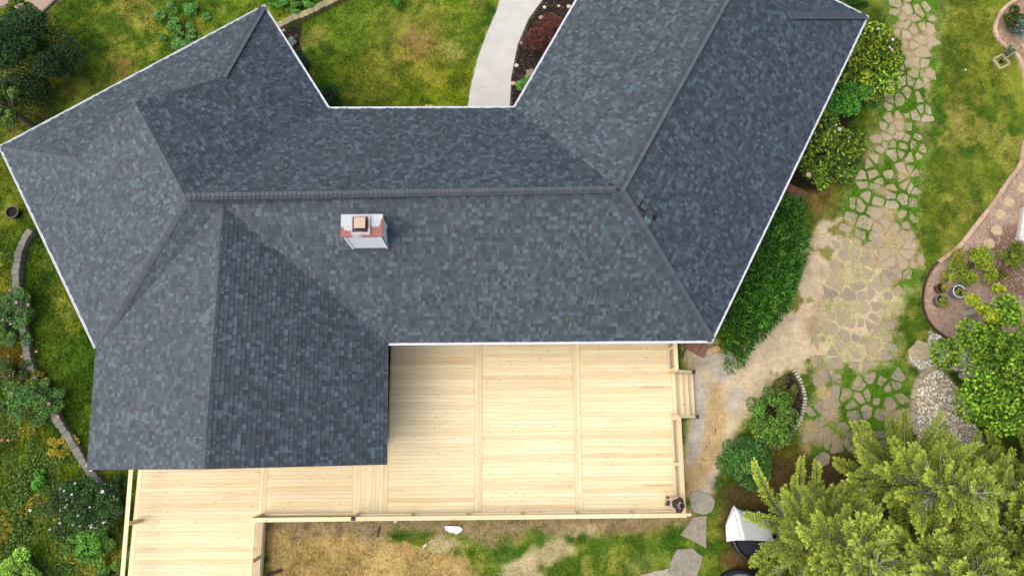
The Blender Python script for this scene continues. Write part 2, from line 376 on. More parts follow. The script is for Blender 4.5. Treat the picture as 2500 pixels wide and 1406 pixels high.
GX0, GX1, GY0, GY1, GS = -25.0, 27.0, -15.0, 21.0, .115
nx, ny = int((GX1 - GX0) / GS) + 1, int((GY1 - GY0) / GS) + 1
gx, gy = np.meshgrid(np.linspace(GX0, GX1, nx), np.linspace(GY0, GY1, ny), indexing='ij')
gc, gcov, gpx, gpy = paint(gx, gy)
gz = (fbm(gx, gy, .5, 91, 3) - .5) * .035
gz *= sstep(0, 1.5, np.minimum(np.minimum(gx - GX0, GX1 - gx), np.minimum(gy - GY0, GY1 - gy)))
_e = sstep(0, 2.5, np.minimum(np.minimum(gx - GX0, GX1 - gx), np.minimum(gy - GY0, GY1 - gy)))[..., None]
gc = gc * _e + (alb(84, 100, 34) * 1.0) * (1 - _e)
R_ = 700.0
gv = np.concatenate([np.stack([gx, gy, gz - .018], -1).reshape(-1, 3), [(-R_, -R_, -.018), (R_, -R_, -.018), (R_, R_, -.018), (-R_, R_, -.018)]])
idx = np.arange(nx * ny).reshape(nx, ny)
quads = np.stack([idx[:-1, :-1], idx[1:, :-1], idx[1:, 1:], idx[:-1, 1:]], -1).reshape(-1, 4)
a0 = nx * ny
faces = [tuple(q) for q in quads.tolist()]
faces += [(a0, a0 + 1) + tuple(idx[::-1, 0].tolist()), (a0 + 1, a0 + 2) + tuple(idx[-1, ::-1].tolist()), (a0 + 2, a0 + 3) + tuple(idx[:, -1].tolist()), (a0 + 3, a0) + tuple(idx[0, :].tolist())]
gme = bpy.data.meshes.new('ground'); gme.from_pydata(gv.tolist(), [], faces)
gcol = np.concatenate([gc.reshape(-1, 3), np.tile(alb(84, 100, 34), (4, 1))])
at = gme.color_attributes.new('col', 'FLOAT_COLOR', 'POINT')
at.data.foreach_set('color', np.concatenate([gcol, np.ones((len(gcol), 1))], 1).astype(np.float32).ravel())
t = NT('soil_and_turf')
f1 = t.ramp(t.noise(26, 5, .75), [(.25, .62), (.75, 1.38)]); f2 = t.ramp(t.noise(5, 4, .6), [(.3, .85), (.7, 1.15)])
t.base(t.mix(1.0, t.mix(1.0, t.attr(), f1, 'MULTIPLY'), f2, 'MULTIPLY')); t.bump(t.noise(60, 4, .75), .9, .02)
gme.materials.append(t.set(.95, .1))
gme.polygons.foreach_set('use_smooth', [True] * len(gme.polygons))
ground = link('ground', gme); ground['kind'] = 'structure'

def in_poly(px, py, poly, grow=0.0): return sdist(px, py, poly) > -grow

# grass and weeds growing out of the ground
rg = np.random.RandomState(5)
NB = 700000
bx = rg.uniform(-22, 24, NB); by = rg.uniform(-11, 19, NB)
q = proj(np.stack([bx, by, np.zeros(NB)], -1))
k = (q[:, 0] > -120) & (q[:, 0] < 2620) & (q[:, 1] > -120) & (q[:, 1] < 1520)
bx, by = bx[k], by[k]
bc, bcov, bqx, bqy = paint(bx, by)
k = rg.rand(len(bx)) < bcov * (.35 + .65 * (fbm(bx, by, .6, 17, 3) > .42)); k &= ~in_poly(bqx, bqy, HOUSEFP, 2)
bx, by, bc, bqx, bqy = bx[k], by[k], bc[k], bqx[k], bqy[k]
n = len(bx); ang = rg.uniform(0, 6.283, n)
wild = (bqx < 330) & (bqy > 560)
hgt = rg.uniform(.025, .07, n) * np.where(wild, 1.9, 1) * (.7 + .9 * fbm(bx, by, 1.3, 23, 3)); wid = rg.uniform(.010, .024, n) * np.where(wild, 1.4, 1)
lean = rg.uniform(.4, 1.6, n) * hgt
b0 = np.stack([bx - np.sin(ang) * wid, by + np.cos(ang) * wid, np.full(n, -.02)], -1); b1 = np.stack([bx + np.sin(ang) * wid, by - np.cos(ang) * wid, np.full(n, -.02)], -1)
tp = np.stack([bx + np.cos(ang) * lean, by + np.sin(ang) * lean, hgt], -1)
bcol = bc * rg.uniform(.7, 2.0, (n, 1)) * np.array([1.0, 1.03, .9]) * rg.uniform(.93, 1.07, (n, 3))
gr = link('grass', fast_mesh('grass', np.stack([b0, b1, tp], 1).reshape(-1, 3), 3, np.repeat(bcol, 3, 0), M_LEAF))
tag(gr, 'short patchy green and straw coloured grass growing over the whole yard', 'grass', kind='stuff')

# concrete path, paved drive, mulch, chip and gravel beds
def sheet(name, poly, z, col, mat, thick=.0, curve=True):
    pts = [P(*p)[:2] for p in (smooth_curve(list(poly) + [poly[0]], 5)[:-1] if curve else poly)]
    mb = MB(); mb.prism(pts, -.06, z, col); return struct(name, mb, mat)
t = NT('brushed_concrete'); n_ = t.noise(1, 5, .7, t.mapping(t.tc.outputs['Object'], (1.2, 14, 1)))
t.base(t.mix(1.0, t.mix(t.ramp(t.noise(1.3, 5, .6), [(.3, 0), (.7, 1)]), alb(226, 222, 212), alb(206, 201, 190)), t.ramp(n_, [(.25, .93), (.75, 1.05)]), 'MULTIPLY')); t.bump(t.noise(160, 3, .7), .25, .004)
M_CONC = t.set(.88, .2)
cpts = [P(*p)[:2] for p in PATH_C]
mb = MB(); mb.prism(cpts, -.05, .035, (.5, .5, .5), .008); struct('concrete_path', mb, M_CONC)
sheet('paved_drive', DRIVE, .012, alb(186, 160, 142), mat_attr('pale_gravel', .9, .2, 26, .22, .6, 70, .01))
def bits(name, poly, nb, size, cols, label, cat, seed, zc=.01, flat=.5, mat=None, thin=1.0):
    "loose pieces lying in a bed: mulch, bark chips, pebbles"
    rs = np.random.RandomState(seed); pp = np.array(poly); V_ = []; C_ = []
    pxs = rs.uniform(pp[:, 0].min(), pp[:, 0].max(), nb * 4); pys = rs.uniform(pp[:, 1].min(), pp[:, 1].max(), nb * 4)
    k = sdist(pxs, pys, poly) > 2; pxs, pys = pxs[k][:nb], pys[k][:nb]
    oct_v = np.array([(1, 0, 0), (0, 1, 0), (-1, 0, 0), (0, -1, 0), (0, 0, 1)], float); tri = [(0, 1, 4), (1, 2, 4), (2, 3, 4), (3, 0, 4)]
    for x, y in zip(pxs, pys):
        w = P(x, y); s = size * rs.uniform(.5, 1.3); a = rs.uniform(0, 6.28); sy = s * rs.uniform(.35, .9) * thin
        v = oct_v * (s, sy, s * flat * rs.uniform(.6, 1.3)) + rs.normal(0, s * .12, (5, 3)) * (1, 1, .3)
        ca, sa = math.cos(a), math.sin(a); v = np.stack([v[:, 0] * ca - v[:, 1] * sa + w[0], v[:, 0] * sa + v[:, 1] * ca + w[1], v[:, 2] + zc], -1)
        col = np.array(cols[rs.randint(len(cols))]) * rs.uniform(.75, 1.25)
        for f in tri: V_ += [v[f[0]], v[f[1]], v[f[2]]]; C_ += [col] * 3
    o = link(name, fast_mesh(name, np.array(V_), 3, np.array(C_), mat or M_GRAVEL)); return tag(o, label, cat, kind='stuff')
dk = [alb(48, 40, 34), alb(70, 58, 48), alb(34, 30, 28), alb(120, 100, 80)]
bits('mulch', MULCH_E, 2600, .035, dk, 'dark bark mulch in the bed beside the concrete path', 'mulch', 3)
bits('mulch', MULCH_W, 1500, .035, dk, 'dark bark mulch under the eave beside the courtyard lawn', 'mulch', 4)
bits('mulch', ISLE, 900, .04, [alb(96, 84, 60), alb(70, 60, 44), alb(120, 104, 70)], 'brown mulch in the small oval island bed', 'mulch', 5)
chipc = [alb(206, 174, 148), alb(188, 156, 132), alb(160, 128, 106), alb(218, 192, 168)]
bits('bark_chip', CHIP, 5200, .034, chipc, 'pinkish bark chips filling the wide curved garden bed', 'bark chips', 6)
bits('bark_chip', CHIP2, 1400, .034, [alb(204, 150, 112), alb(180, 128, 96), alb(206, 170, 140)], 'orange brown bark chips in the round bed at upper right', 'bark chips', 7)
bits('white_gravel', GRAVEL, 1500, .035, [alb(250, 244, 238, .8), alb(236, 224, 216, .8), alb(216, 202, 190, .75)], 'white gravel round the tan slabs by the curved bed', 'gravel', 8, .012)
bits('river_rock', ROCKS, 2100, .06, [alb(236, 228, 204, .8), alb(222, 212, 184, .8), alb(244, 238, 224, .8), alb(206, 166, 136, .7), alb(206, 198, 172, .75)], 'pale rounded river stones in the curbed bed under the leafy tree', 'river stones', 9, .012, .34)
bits('pebble', Z((1735,930),(1765,945),(1770,1040),(1745,1130),(1700,1205),(1682,1205),(1700,1120),(1725,1060)), 900, .022, [alb(232, 208, 160), alb(206, 176, 124), alb(240, 222, 184)], 'tan pea gravel scattered along the path by the deck stairs', 'gravel', 10, .006)
# ------------------------------------------------------------------ the house
ZE, ZR = 3.44, 6.35                     # eave and ridge heights
nw, nn, c1, c2, ewn, ne, nw2, se, gE, gES, gWS, gW = [P(*v, ZE) for v in ((5,360),(643,20),(800,268),(1258,266),(1412,0),(2113,42),(2030,0),(1735,829),(946,835),(943,1132),(215,1145),(237,847))]
A_, B_, C_, G1, G2, A2 = [P(*v, ZR) for v in ((1515,465),(455,483),(330,250),(545,500),(500,1143),(1772,0))]
G1 = hit(545, 500, plane3(gE, se, A_)); G2 = P(500, 1143, G1[2])
plE, plW = plane3(nn, c1, C_), plane3(nw, gW, C_)
D_ = hit(545, 190, plE); E_ = hit(190, 387, plW)
plEE = plane3(se, ne, A_); plEW = plane3(c2, ewn, A_); plS = plane3(gE, se, A_)
def cross2(a, da, b, db):
    t_ = np.linalg.solve(np.array([da[:2], -db[:2]]).T, (b - a)[:2]); return a + da * t_[0]
nwc = cross2(ne, nw2 - ne, c2, ewn - c2)                     # north-west corner of the east wing, beyond the frame
D2 = hit(1925, 42, plEE)
rd = (A2 - A_) / np.linalg.norm(A2 - A_); C2 = A2 + rd * 1.45
axis_n = np.array([-rd[1], rd[0], 0]); D3 = D2 + axis_n * 2 * np.dot(C2 - D2, axis_n); 
house = empty('house', (0, 0, 0))
tag(house, 'sprawling single storey house with dark slate grey shingle roof and angled wings', 'house')

EXP = .143
rsh = random.Random(8)
SH_COLS = [(alb(80, 86, 91), 9), (alb(70, 76, 82), 7), (alb(90, 93, 96), 5), (alb(109, 118, 124), 4), (alb(96, 104, 109), 5), (alb(92, 87, 92), 2), (alb(61, 67, 74), 4)]
SH_COLS = [(c * (.62, .72, .77), w) for c, w in SH_COLS]
SH_W = [w for _, w in SH_COLS]
tabs = []                                                    # (polygon uv, frame, colour, thickness)
def lift(p, poly, offs):
    "height of the (slightly twisted) slope over its mean plane at p"
    best = None
    for i in range(1, len(poly) - 1):
        a, b, c = poly[0], poly[i], poly[i + 1]; m = (b[0] - a[0]) * (c[1] - a[1]) - (c[0] - a[0]) * (b[1] - a[1])
        w1 = ((p[0] - a[0]) * (c[1] - a[1]) - (c[0] - a[0]) * (p[1] - a[1])) / m; w2 = ((b[0] - a[0]) * (p[1] - a[1]) - (p[0] - a[0]) * (b[1] - a[1])) / m
        k = min(w1, w2, 1 - w1 - w2); h = offs[0] * (1 - w1 - w2) + offs[i] * w1 + offs[i + 1] * w2
        if best is None or k > best[0]: best = (k, h)
    return best[1]
def shingle_plane(polys, a, b, top):
    u = (b - a) / np.linalg.norm(b - a); n = np.cross(u, top - a); n /= np.linalg.norm(n)
    if n[2] < 0: n = -n
    v = np.cross(n, u)
    if v[2] < 0: v = -v
    P2 = [[np.array([(p - a) @ u, (p - a) @ v]) for p in poly] for poly in polys]
    OF = [[(p - a) @ n for p in poly] for poly in polys]
    allp = np.array([p for q_ in P2 for p in q_]); u0, u1, v1 = allp[:, 0].min(), allp[:, 0].max(), allp[:, 1].max()
    for r in range(int(v1 / EXP) + 2):
        x = u0 - rsh.uniform(0, .3); va = r * EXP - .02
        while x < u1:
            wd = rsh.choice((.06, .08, .1, .11, .13, .15, .19)); col = rsh.choices(SH_COLS, SH_W)[0][0]
            th = rsh.choice((.012, .026)); jit = rsh.uniform(.93, 1.07)
            rect = [np.array([x, va]), np.array([x + wd, va]), np.array([x + wd, va + EXP]), np.array([x, va + EXP])]
            for poly, offs in zip(P2, OF):
                area2 = sum(poly[i - 1][0] * poly[i][1] - poly[i - 1][1] * poly[i][0] for i in range(len(poly)))
                pg = poly if area2 > 0 else poly[::-1]; out = rect
                if va + EXP < min(p[1] for p in pg) or va > max(p[1] for p in pg) or x + wd < min(p[0] for p in pg) or x > max(p[0] for p in pg): continue
                for i in range(len(pg)):
                    e = pg[i] - pg[i - 1]; nn_ = np.array([e[1], -e[0]]) / (np.linalg.norm(e) + 1e-12)
                    out = clip_half(out, nn_, pg[i] @ nn_ + (.02 if pg[i][1] < .05 and pg[i - 1][1] < .05 else 0))
                    if len(out) < 3: break
                if len(out) >= 3: tabs.append((out, (a, u, v, n), col * jit, th, va, [lift(p, poly, offs) for p in out]))
            x += wd
def tab_mesh(mb, t_):
    out, (a, u, v, n), col, th, va, lf = t_
    top = [a + u * p[0] + v * p[1] + n * (h + .016 + th * (1 - .75 * (p[1] - va) / EXP)) for p, h in zip(out, lf)]
    bot = [a + u * p[0] + v * p[1] + n * (h + .002) for p, h in zip(out, lf)]
    m = len(out); mb.add(top + bot, [tuple(range(m))] + [(i, i + m, (i + 1) % m + m, (i + 1) % m) for i in range(m)], col)
G1r = G1.copy()
shingle_plane([[nn, c1, D_], [c1, B_, C_, D_]], c1, nn, C_)                    # west wing, east slope
shingle_plane([[nw, gW, E_], [gW, B_, C_, E_]], nw, gW, C_)                    # west wing, west slope
shingle_plane([[nw, nn, D_, E_]], nn, nw, (D_ + E_) / 2)                       # west wing, hip end
shingle_plane([[c1, c2, A_, B_]], c2, c1, A_)                                  # middle, north slope
shingle_plane([[gE, se, A_, G1], [G1, A_, B_]], gE, se, A_)                                  # middle, south slope
shingle_plane([[gW, G1, B_]], gW, np.array([gE[0], gW[1], ZE]), B_)            # sliver left of the gable
shingle_plane([[gWS, gW, G1, G2]], gW, gWS, G1)                                # gable, west slope
shingle_plane([[gE, gES, G2, G1]], gES, gE, G2)                                # gable, east slope
shingle_plane([[se, ne, D2], [se, D2, C2, A_]], se, ne, A_)                    # east wing, east slope
shingle_plane([[c2, A_, C2, D3], [c2, D3, nwc]], nwc, c2, A_)                  # east wing, west slope
shingle_plane([[ne, nwc, D3, D2]], ne, nwc, (D2 + D3) / 2)                     # east wing, hip end
# the 300 tabs that show largest are pieces of their own, the rest one mass
def seen_area(t_):
    out, (a, u, v, n), *_ = t_
    q_ = proj(np.array([a + u * p[0] + v * p[1] for p in out])); x, y = q_[:, 0], q_[:, 1]
    if x.min() < 5 or x.max() > 2495 or y.min() < 5 or y.max() > 1400: return 0
    return abs(np.dot(x, np.roll(y, 1)) - np.dot(y, np.roll(x, 1))) / 2
order = sorted(range(len(tabs)), key=lambda i: -seen_area(tabs[i]))
big = set(order[:300])
mb = MB()
for i, t_ in enumerate(tabs):
    if i not in big: tab_mesh(mb, t_)
o = obj('shingle_field', mb, M_SHINGLE, house); o['kind'] = 'stuff'
for i in sorted(big):
    mb = MB(); tab_mesh(mb, tabs[i]); obj('shingle', mb, M_SHINGLE, house)

# roof boards under the shingles, gables and walls
mb = MB(); mb.col = alb(96, 92, 90)
for poly in ([nn, c1, D_], [c1, B_, C_, D_], [nw, gW, E_], [gW, B_, C_, E_], [nw, nn, D_, E_], [c1, c2, A_, B_], [gE, se, A_, G1], [G1, A_, B_], [gW, G1, B_], [gWS, gW, G1, G2], [gE, gES, G2, G1], [se, ne, D2], [se, D2, C2, A_], [c2, A_, C2, D3], [c2, D3, nwc], [ne, nwc, D3, D2]):
    m = len(poly); mb.add([p - (0, 0, .004) for p in poly] + [p - (0, 0, .14) for p in poly], [(0, i, i + 1) for i in range(1, m - 1)] + [(m, m + i + 1, m + i) for i in range(1, m - 1)] + [(i, (i + 1) % m, (i + 1) % m + m, i + m) for i in range(m)])
obj('roof_board', mb, mat_attr('roof_board', .9, .1, 5, .2, 0), house)
siding = alb(226, 222, 214)
t = NT('horizontal_siding'); wv = t.n.new('ShaderNodeTexWave'); wv.bands_direction = 'Z'; wv.inputs['Scale'].default_value = 2.6; t.l(t.tc.outputs['Object'], wv.inputs[0])
t.base(t.mix(1.0, siding, t.ramp(t.noise(2, 4), [(.3, .93), (.7, 1.05)]), 'MULTIPLY')); t.bump(wv.outputs['Fac'], .3, .02); M_SIDING = t.set(.6, .3)
foot = [nw, gW, gWS, gES, gE, se, ne, nwc, c2, c1, nn]
fp = [np.array(p[:2]) for p in foot]; ar = sum(fp[i - 1][0] * fp[i][1] - fp[i - 1][1] * fp[i][0] for i in range(len(fp)))
if ar < 0: fp = fp[::-1]
ins = []
for i in range(len(fp)):
    p0, p1, p2 = fp[i - 1], fp[i], fp[(i + 1) % len(fp)]; d1 = (p1 - p0) / np.linalg.norm(p1 - p0); d2 = (p2 - p1) / np.linalg.norm(p2 - p1)
    n1, n2 = np.array([-d1[1], d1[0]]), np.array([-d2[1], d2[0]]); ins.append(p1 + (n1 + n2) / (1 + n1 @ n2) * .5)
for i in range(len(ins)):
    a, b = ins[i], ins[(i + 1) % len(ins)]; d = b - a; L = np.linalg.norm(d); d /= L; nrm = np.array([-d[1], d[0]])
    mb = MB(); c = (a + b) / 2 + nrm * .075; mb.box((*c, 1.62), (L, .15, 3.24), [(*d, 0), (*nrm, 0), (0, 0, 1)], siding); w_ = obj('wall', mb, M_SIDING, house)
    for k in range(int(L // 3.4)):
        m = a + d * (L * (k + .5) / (L // 3.4)); mb = MB(); fr = alb(240, 240, 236)
        for off, sz in ((-.62, (.08, .06, 1.3)), (.62, (.08, .06, 1.3))): mb.box((*(m + d * off - nrm * .02), 2.0), sz, [(*d, 0), (*nrm, 0), (0, 0, 1)], fr)
        for zz in (1.35, 2.65): mb.box((*(m - nrm * .02), zz), (1.16, .06, .08), [(*d, 0), (*nrm, 0), (0, 0, 1)], fr)
        wf = obj('window_frame', mb, M_WHITE, w_); mb = MB(); mb.box((*(m - nrm * .004), 2.0), (1.16, .02, 1.22), [(*d, 0), (*nrm, 0), (0, 0, 1)], (.03, .035, .04)); obj('window_pane', mb, mat_attr('dark_glass', .08, .6, 3, .05, 0) if 'dark_glass' not in bpy.data.materials else bpy.data.materials['dark_glass'], w_)
mb = MB(); mb.col = siding                                       # gable end over the deck and the two small gables on the hip ends
i0 = (gWS * .95 + gES * .05) + (0, .5, -.1); i1 = (gES * .95 + gWS * .05) + (0, .5, -.1); i2 = G2 + (0, .5, -.35)
mb.add([i0, i1, i2], [(0, 1, 2)]); obj('gable_wall', mb, M_SIDING, house)
for d_, e_, c_ in ((D_, E_, C_), (D2, D3, C2)): mb = MB(); mb.col = siding; mb.add([d_ - (0, 0, .05), e_ - (0, 0, .05), c_ - (0, 0, .12)], [(0, 1, 2)]); obj('gable_wall', mb, M_SIDING, house)

# ridge and hip caps
caps = []
def cap_run(a, b, pa, pb, wd=.155, n0=0):
    "overlapping bent caps from a (low or far end) to b along the line where planes pa and pb meet"
    d = (b - a); L = np.linalg.norm(d); d /= L
    na, nb = pa[0], pb[0]
    ta = np.cross(na, d); tb = np.cross(nb, d)
    mid = (na + nb); mid /= np.linalg.norm(mid)
    side = np.cross(mid, d)
    if ta @ side < 0: ta = -ta
    if tb @ side > 0: tb = -tb
    k = 0
    while k * EXP < L - .05:
        s0 = k * EXP; s1 = min(s0 + .2, L)
        caps.append((a + d * s0, a + d * s1, ta * wd, tb * wd, na, nb, mid)); k += 1
def cap_mesh(mb, cp):
    p, q_, ta, tb, na, nb, mid = cp; col = rsh.choice((alb(74, 79, 86), alb(78, 82, 88), alb(70, 76, 83), alb(81, 84, 90)))
    h0, h1 = .04, .014
    row = lambda c, h: [c + ta + na * (h - .012), c + ta * .5 + na * h * .95 , c + mid * (h + .004), c + tb * .5 + nb * h * .95, c + tb + nb * (h - .012)]
    lo, hi = row(p, h0), row(q_, h1); base = [x - mid * .03 for x in lo]
    vs = lo + hi + base; mb.add(vs, [(i, i + 1, i + 6, i + 5) for i in range(4)] + [(i + 10, i + 11, i + 1, i) for i in range(4)] + [(0, 5, 10), (4, 14, 9)], np.array(col) * rsh.uniform(.92, 1.08))
plN = plane3(c1, c2, A_); plGW = plane3(gW, gWS, G1); plGE = plane3(gE, gES, G1); plNW = plane3(nw, nn, D_); plNE = plane3(ne, nwc, D2)
cap_run(A_ - (A_ - B_) * .012, B_, plN, plS); cap_run(G2, G1, plGW, plGE); cap_run(gW + (B_ - gW) * .03, B_, plW, plS, .17)
cap_run(C_, B_, plE, plW); cap_run(se, A_, plEE, plS); cap_run(C2, A_, plEW, plEE); cap_run(nw, E_, plNW, plW); cap_run(nn, D_, plNW, plE); cap_run(ne, D2, plNE, plEE); cap_run(nwc, D3, plNE, plEW)
def cap_seen(cp):
    q_ = proj((cp[0] + cp[1]) / 2); return (5 < q_[0] < 2495 and 5 < q_[1] < 1400), -np.linalg.norm(cp[0] - ORI)
order = sorted(range(len(caps)), key=lambda i: cap_seen(caps[i]), reverse=True); bigc = set(order[:300]); mbr = MB()
for i, cp in enumerate(caps):
    if i in bigc: mb = MB(); cap_mesh(mb, cp); obj('ridge_cap', mb, M_SHINGLE, house)
    else: cap_mesh(mbr, cp)
if mbr.v: o = obj('ridge_cap_field', mbr, M_SHINGLE, house); o['kind'] = 'stuff'

# white gutters along the eaves (open troughs)
def gutter(a, b, ext=(0, 0)):
    a = np.array(a, float); b = np.array(b, float); d = (b - a); L = np.linalg.norm(d); d /= L; a = a - d * ext[0]; b = b + d * ext[1]
    o_ = np.array([d[1], -d[0], 0])                            # outward for a counter-clockwise walk
    prof = [(.0, .0), (.0, -.125), (.075, -.125), (.115, -.05), (.115, -.005), (.092, .0), (.088, -.022), (.03, -.022), (.025, .0)]
    mb = MB(); vs = []; m = len(prof)
    for p in (a, b): vs += [p + o_ * x + np.array([0, 0, z]) for x, z in prof]
    mb.add(vs, [(i, (i + 1) % m, (i + 1) % m + m, i + m) for i in range(m)] + [tuple(range(m)), tuple(range(m, 2 * m))[::-1]], alb(236, 236, 240))
    return obj('gutter', mb, M_WHITE, house)
for a, b, e in ((nw, gW, (.12, .0)), (nn, nw, (.12, .12)), (c1, nn, (-.03, .12)), (c2, c1, (-.03, -.03)), (nwc, c2, (.1, -.03)), (ne, nwc, (.12, .1)), (se, ne, (.06, .12)), (gE, se, (-.03, .06))): gutter(a, b, e)
mb = MB(); mb.col = alb(74, 76, 82)                              # dark metal edge along the gable
for a, b in ((gWS, G2), (G2, gES), (gW, gWS), (gES, gE)):
    d = (b - a); L = np.linalg.norm(d); d /= L; s_ = np.cross(d, (0, 0, 1)); s_ /= np.linalg.norm(s_); mb.box((a + b) / 2 + s_ * .012 - (0, 0, .06), (L, .02, .16), [d, s_, np.cross(s_, d)])
obj('drip_edge', mb, M_WHITE, house)
# a downspout at the inner corner of the courtyard
mb = MB(); q_ = c2 + (-.35, -.02, 0); mb.tube([q_ + (0, .07, -.12), q_ + (0, -.1, -.35), q_ + (0, -.42, -.5), q_ + (0, -.42, -3.2)], .04, 6, alb(236, 236, 236)); obj('downspout', mb, M_WHITE, house)

# chimney: white clad stack with a rusty metal top and a square flue
bl = hit(855, 609, plS); br = hit(948, 608.5, plS)
zt = min(np.linspace(bl[2], bl[2] + 3, 600), key=lambda z: abs(proj((bl[0], bl[1], z))[1] - 576.5))
tl = P(834.5, 525.5, zt); tr = P(933, 524.5, zt); brt = P(932, 576, zt); blt = P(834, 576.5, zt)
chim = empty('chimney', (0, 0, 0)); chim.parent = house
x0, x1, y0, y1 = (tl[0] + blt[0]) / 2, (tr[0] + brt[0]) / 2, (blt[1] + brt[1]) / 2, (tl[1] + tr[1]) / 2
mb = MB(); cw = (.84, .84, .82); zc = (zt + bl[2] - .9) / 2; mb.box(((x0 + x1) / 2, (y0 + y1) / 2, (zt - .03 + bl[2] - .3) / 2), (x1 - x0 - .06, y1 - y0 - .06, zt - .03 - bl[2] + .3), None, cw)
obj('stack', mb, M_WHITE, chim)
for x, y in ((x0, y0), (x1, y0), (x0, y1), (x1, y1)):
    for dx, dy in (((.05), 0), (0, .05)):
        mb = MB(); sx = 1 if x == x0 else -1; sy = 1 if y == y0 else -1
        mb.box((x + sx * (.045 if dx else .012), y + sy * (.045 if dy else .012), (zt - .04 + bl[2] - .3) / 2), (.09 if dx else .024, .09 if dy else .024, zt - .04 - bl[2] + .3), None, cw); obj('corner_trim', mb, M_WHITE, chim)
t = NT('rusty_metal'); nz = t.noise(2.4, 4, .6); gx_ = t.n.new('ShaderNodeSeparateXYZ'); t.l(t.tc.outputs['Generated'], gx_.inputs[0])
f = t.math('ADD', t.math('MULTIPLY', t.math('SUBTRACT', .55, gx_.outputs[1]), .9), t.math('ADD', t.math('MULTIPLY', t.math('ABSOLUTE', t.math('SUBTRACT', gx_.outputs[0], .42)), .9), t.math('MULTIPLY', t.math('SUBTRACT', nz, .5), 1.6)))
t.base(t.mix(t.ramp(f, [(.34, 0), (.42, 1)]), t.mix(nz, alb(190, 196, 198), alb(222, 222, 216)), t.mix(t.noise(6, 3), alb(184, 108, 92), alb(146, 88, 86)))); M_RUST = t.set(.5, .4)
mb = MB(); mb.prism([(x0 - .03, y0 - .03), (x1 + .03, y0 - .03), (x1 + .03, y1 + .03), (x0 - .03, y1 + .03)], zt - .05, zt, (1, 1, 1), .01); obj('cap_plate', mb, M_RUST, chim)
fa, fb = P(858, 575, zt), P(905, 526, zt); mb = MB(); mb.col = alb(206, 190, 184)
fx0, fx1, fy0, fy1 = fa[0], fb[0], fa[1], fb[1] - .02; w_ = .07
for bx_ in ((fx0, fx1, fy0, fy0 + w_ * 1.2), (fx0, fx1, fy1 - w_ * .5, fy1), (fx0, fx0 + w_ * .5, fy0 + w_ * 1.2, fy1 - w_ * .5), (fx1 - w_, fx1, fy0 + w_ * 1.2, fy1 - w_ * .5)):
    mb.box(((bx_[0] + bx_[1]) / 2, (bx_[2] + bx_[3]) / 2, zt + .03), (bx_[1] - bx_[0], bx_[3] - bx_[2], .06))
obj('flue_collar', mb, M_PLAIN, chim)
h0, h1 = P(861, 564, zt + .06), P(899, 528, zt + .06); mb = MB(); mb.prism([h0[:2], (h1[0], h0[1]), h1[:2], (h0[0], h1[1])], zt + .005, zt + .05, alb(70, 60, 58)); obj('flue_throat', mb, M_PLAIN, chim)
l0, l1 = P(863.5, 557, zt + .28), P(892, 529.5, zt + .28); mb = MB(); mb.prism([l0[:2], (l1[0], l0[1]), l1[:2], (l0[0], l1[1])], zt + .25, zt + .28, alb(216, 184, 160), .006); obj('flue_lid', mb, M_PLAIN, chim)
mb = MB()
for sx in (l0[0] + .04, l1[0] - .04):
    for sy in (l0[1] + .04, l1[1] - .04): mb.box((sx, sy, zt + .15), (.03, .03, .2), None, alb(60, 54, 52))
mb.box(((l0[0] + l1[0]) / 2, (l0[1] + l1[1]) / 2, zt + .14), (l1[0] - l0[0] - .1, l1[1] - l0[1] - .1, .21), None, alb(64, 56, 54)); obj('flue_pipe', mb, M_PLAIN, chim)
# little shingled saddle behind the stack
mb = MB(); ym = y1; cx_ = (x0 + x1) / 2; zs = plS[1][2] - (plS[0][:2] @ (np.array([cx_, ym]) - plS[1][:2])) / plS[0][2]
zpl = lambda x, y: plS[1][2] - (plS[0][:2] @ (np.array([x, y]) - plS[1][:2])) / plS[0][2]
apx = np.array([cx_, ym, zpl(cx_, ym + .42)]); bk = np.array([cx_, ym + .42, zpl(cx_, ym + .42) + .02]); L_ = np.array([x0, ym, zpl(x0, ym) + .01]); R2_ = np.array([x1, ym, zpl(x1, ym) + .01])
mb.add([L_, apx, bk], [(0, 1, 2)], alb(84, 90, 96)); mb.add([apx, R2_, bk], [(0, 1, 2)], alb(84, 90, 96)); obj('saddle', mb, M_SHINGLE, chim)
mb = MB()                                                        # flashing at the foot of the stack
for a, b in (((x0, y0), (x1, y0)), ((x1, y0), (x1, y1)), ((x0, y1), (x0, y0))):
    pa_, pb_ = np.array([*a, zpl(*a) + .03]), np.array([*b, zpl(*b) + .03]); d = pb_ - pa_; L = np.linalg.norm(d); d /= L; s_ = np.cross(plS[0], d); mb.box((pa_ + pb_) / 2 + s_ * -.05, (L + .1, .12, .012), [d, s_, plS[0]], alb(62, 64, 68))
obj('flashing', mb, M_SHINGLE, chim)

# vents on the east slope
p = hit(1568, 505, plEE); n = plEE[0]; u = (ne - se) / np.linalg.norm(ne - se); v = np.cross(n, u)
bv = empty('roof_vent'); bv.parent = house
mb = MB(); mb.box(p + n * .09, (.2, .24, .03), [u, v, n], alb(96, 92, 96)); obj('hood', mb, M_PLAIN, bv)
mb = MB(); mb.box(p + n * .045, (.26, .28, .06), [u, v, n], alb(22, 24, 28)); obj('base', mb, M_DARK, bv)
p = hit(1595, 530, plEE); pv = empty('vent_pipe'); pv.parent = house
mb = MB(); mb.tube([p, p + (0, 0, .26)], .055, 12, alb(24, 26, 28)); obj('pipe', mb, M_DARK, pv)
mb = MB(); mb.tube([p + n * .02, p + n * .06], [.14, .08], 12, alb(38, 42, 46)); obj('boot', mb, M_DARK, pv)
mb = MB(); q_ = hit(1599, 522, plEE); mb.tube([q_, q_ + n * .09], .035, 8, alb(24, 26, 28)); obj('pipe', mb, M_DARK, pv)
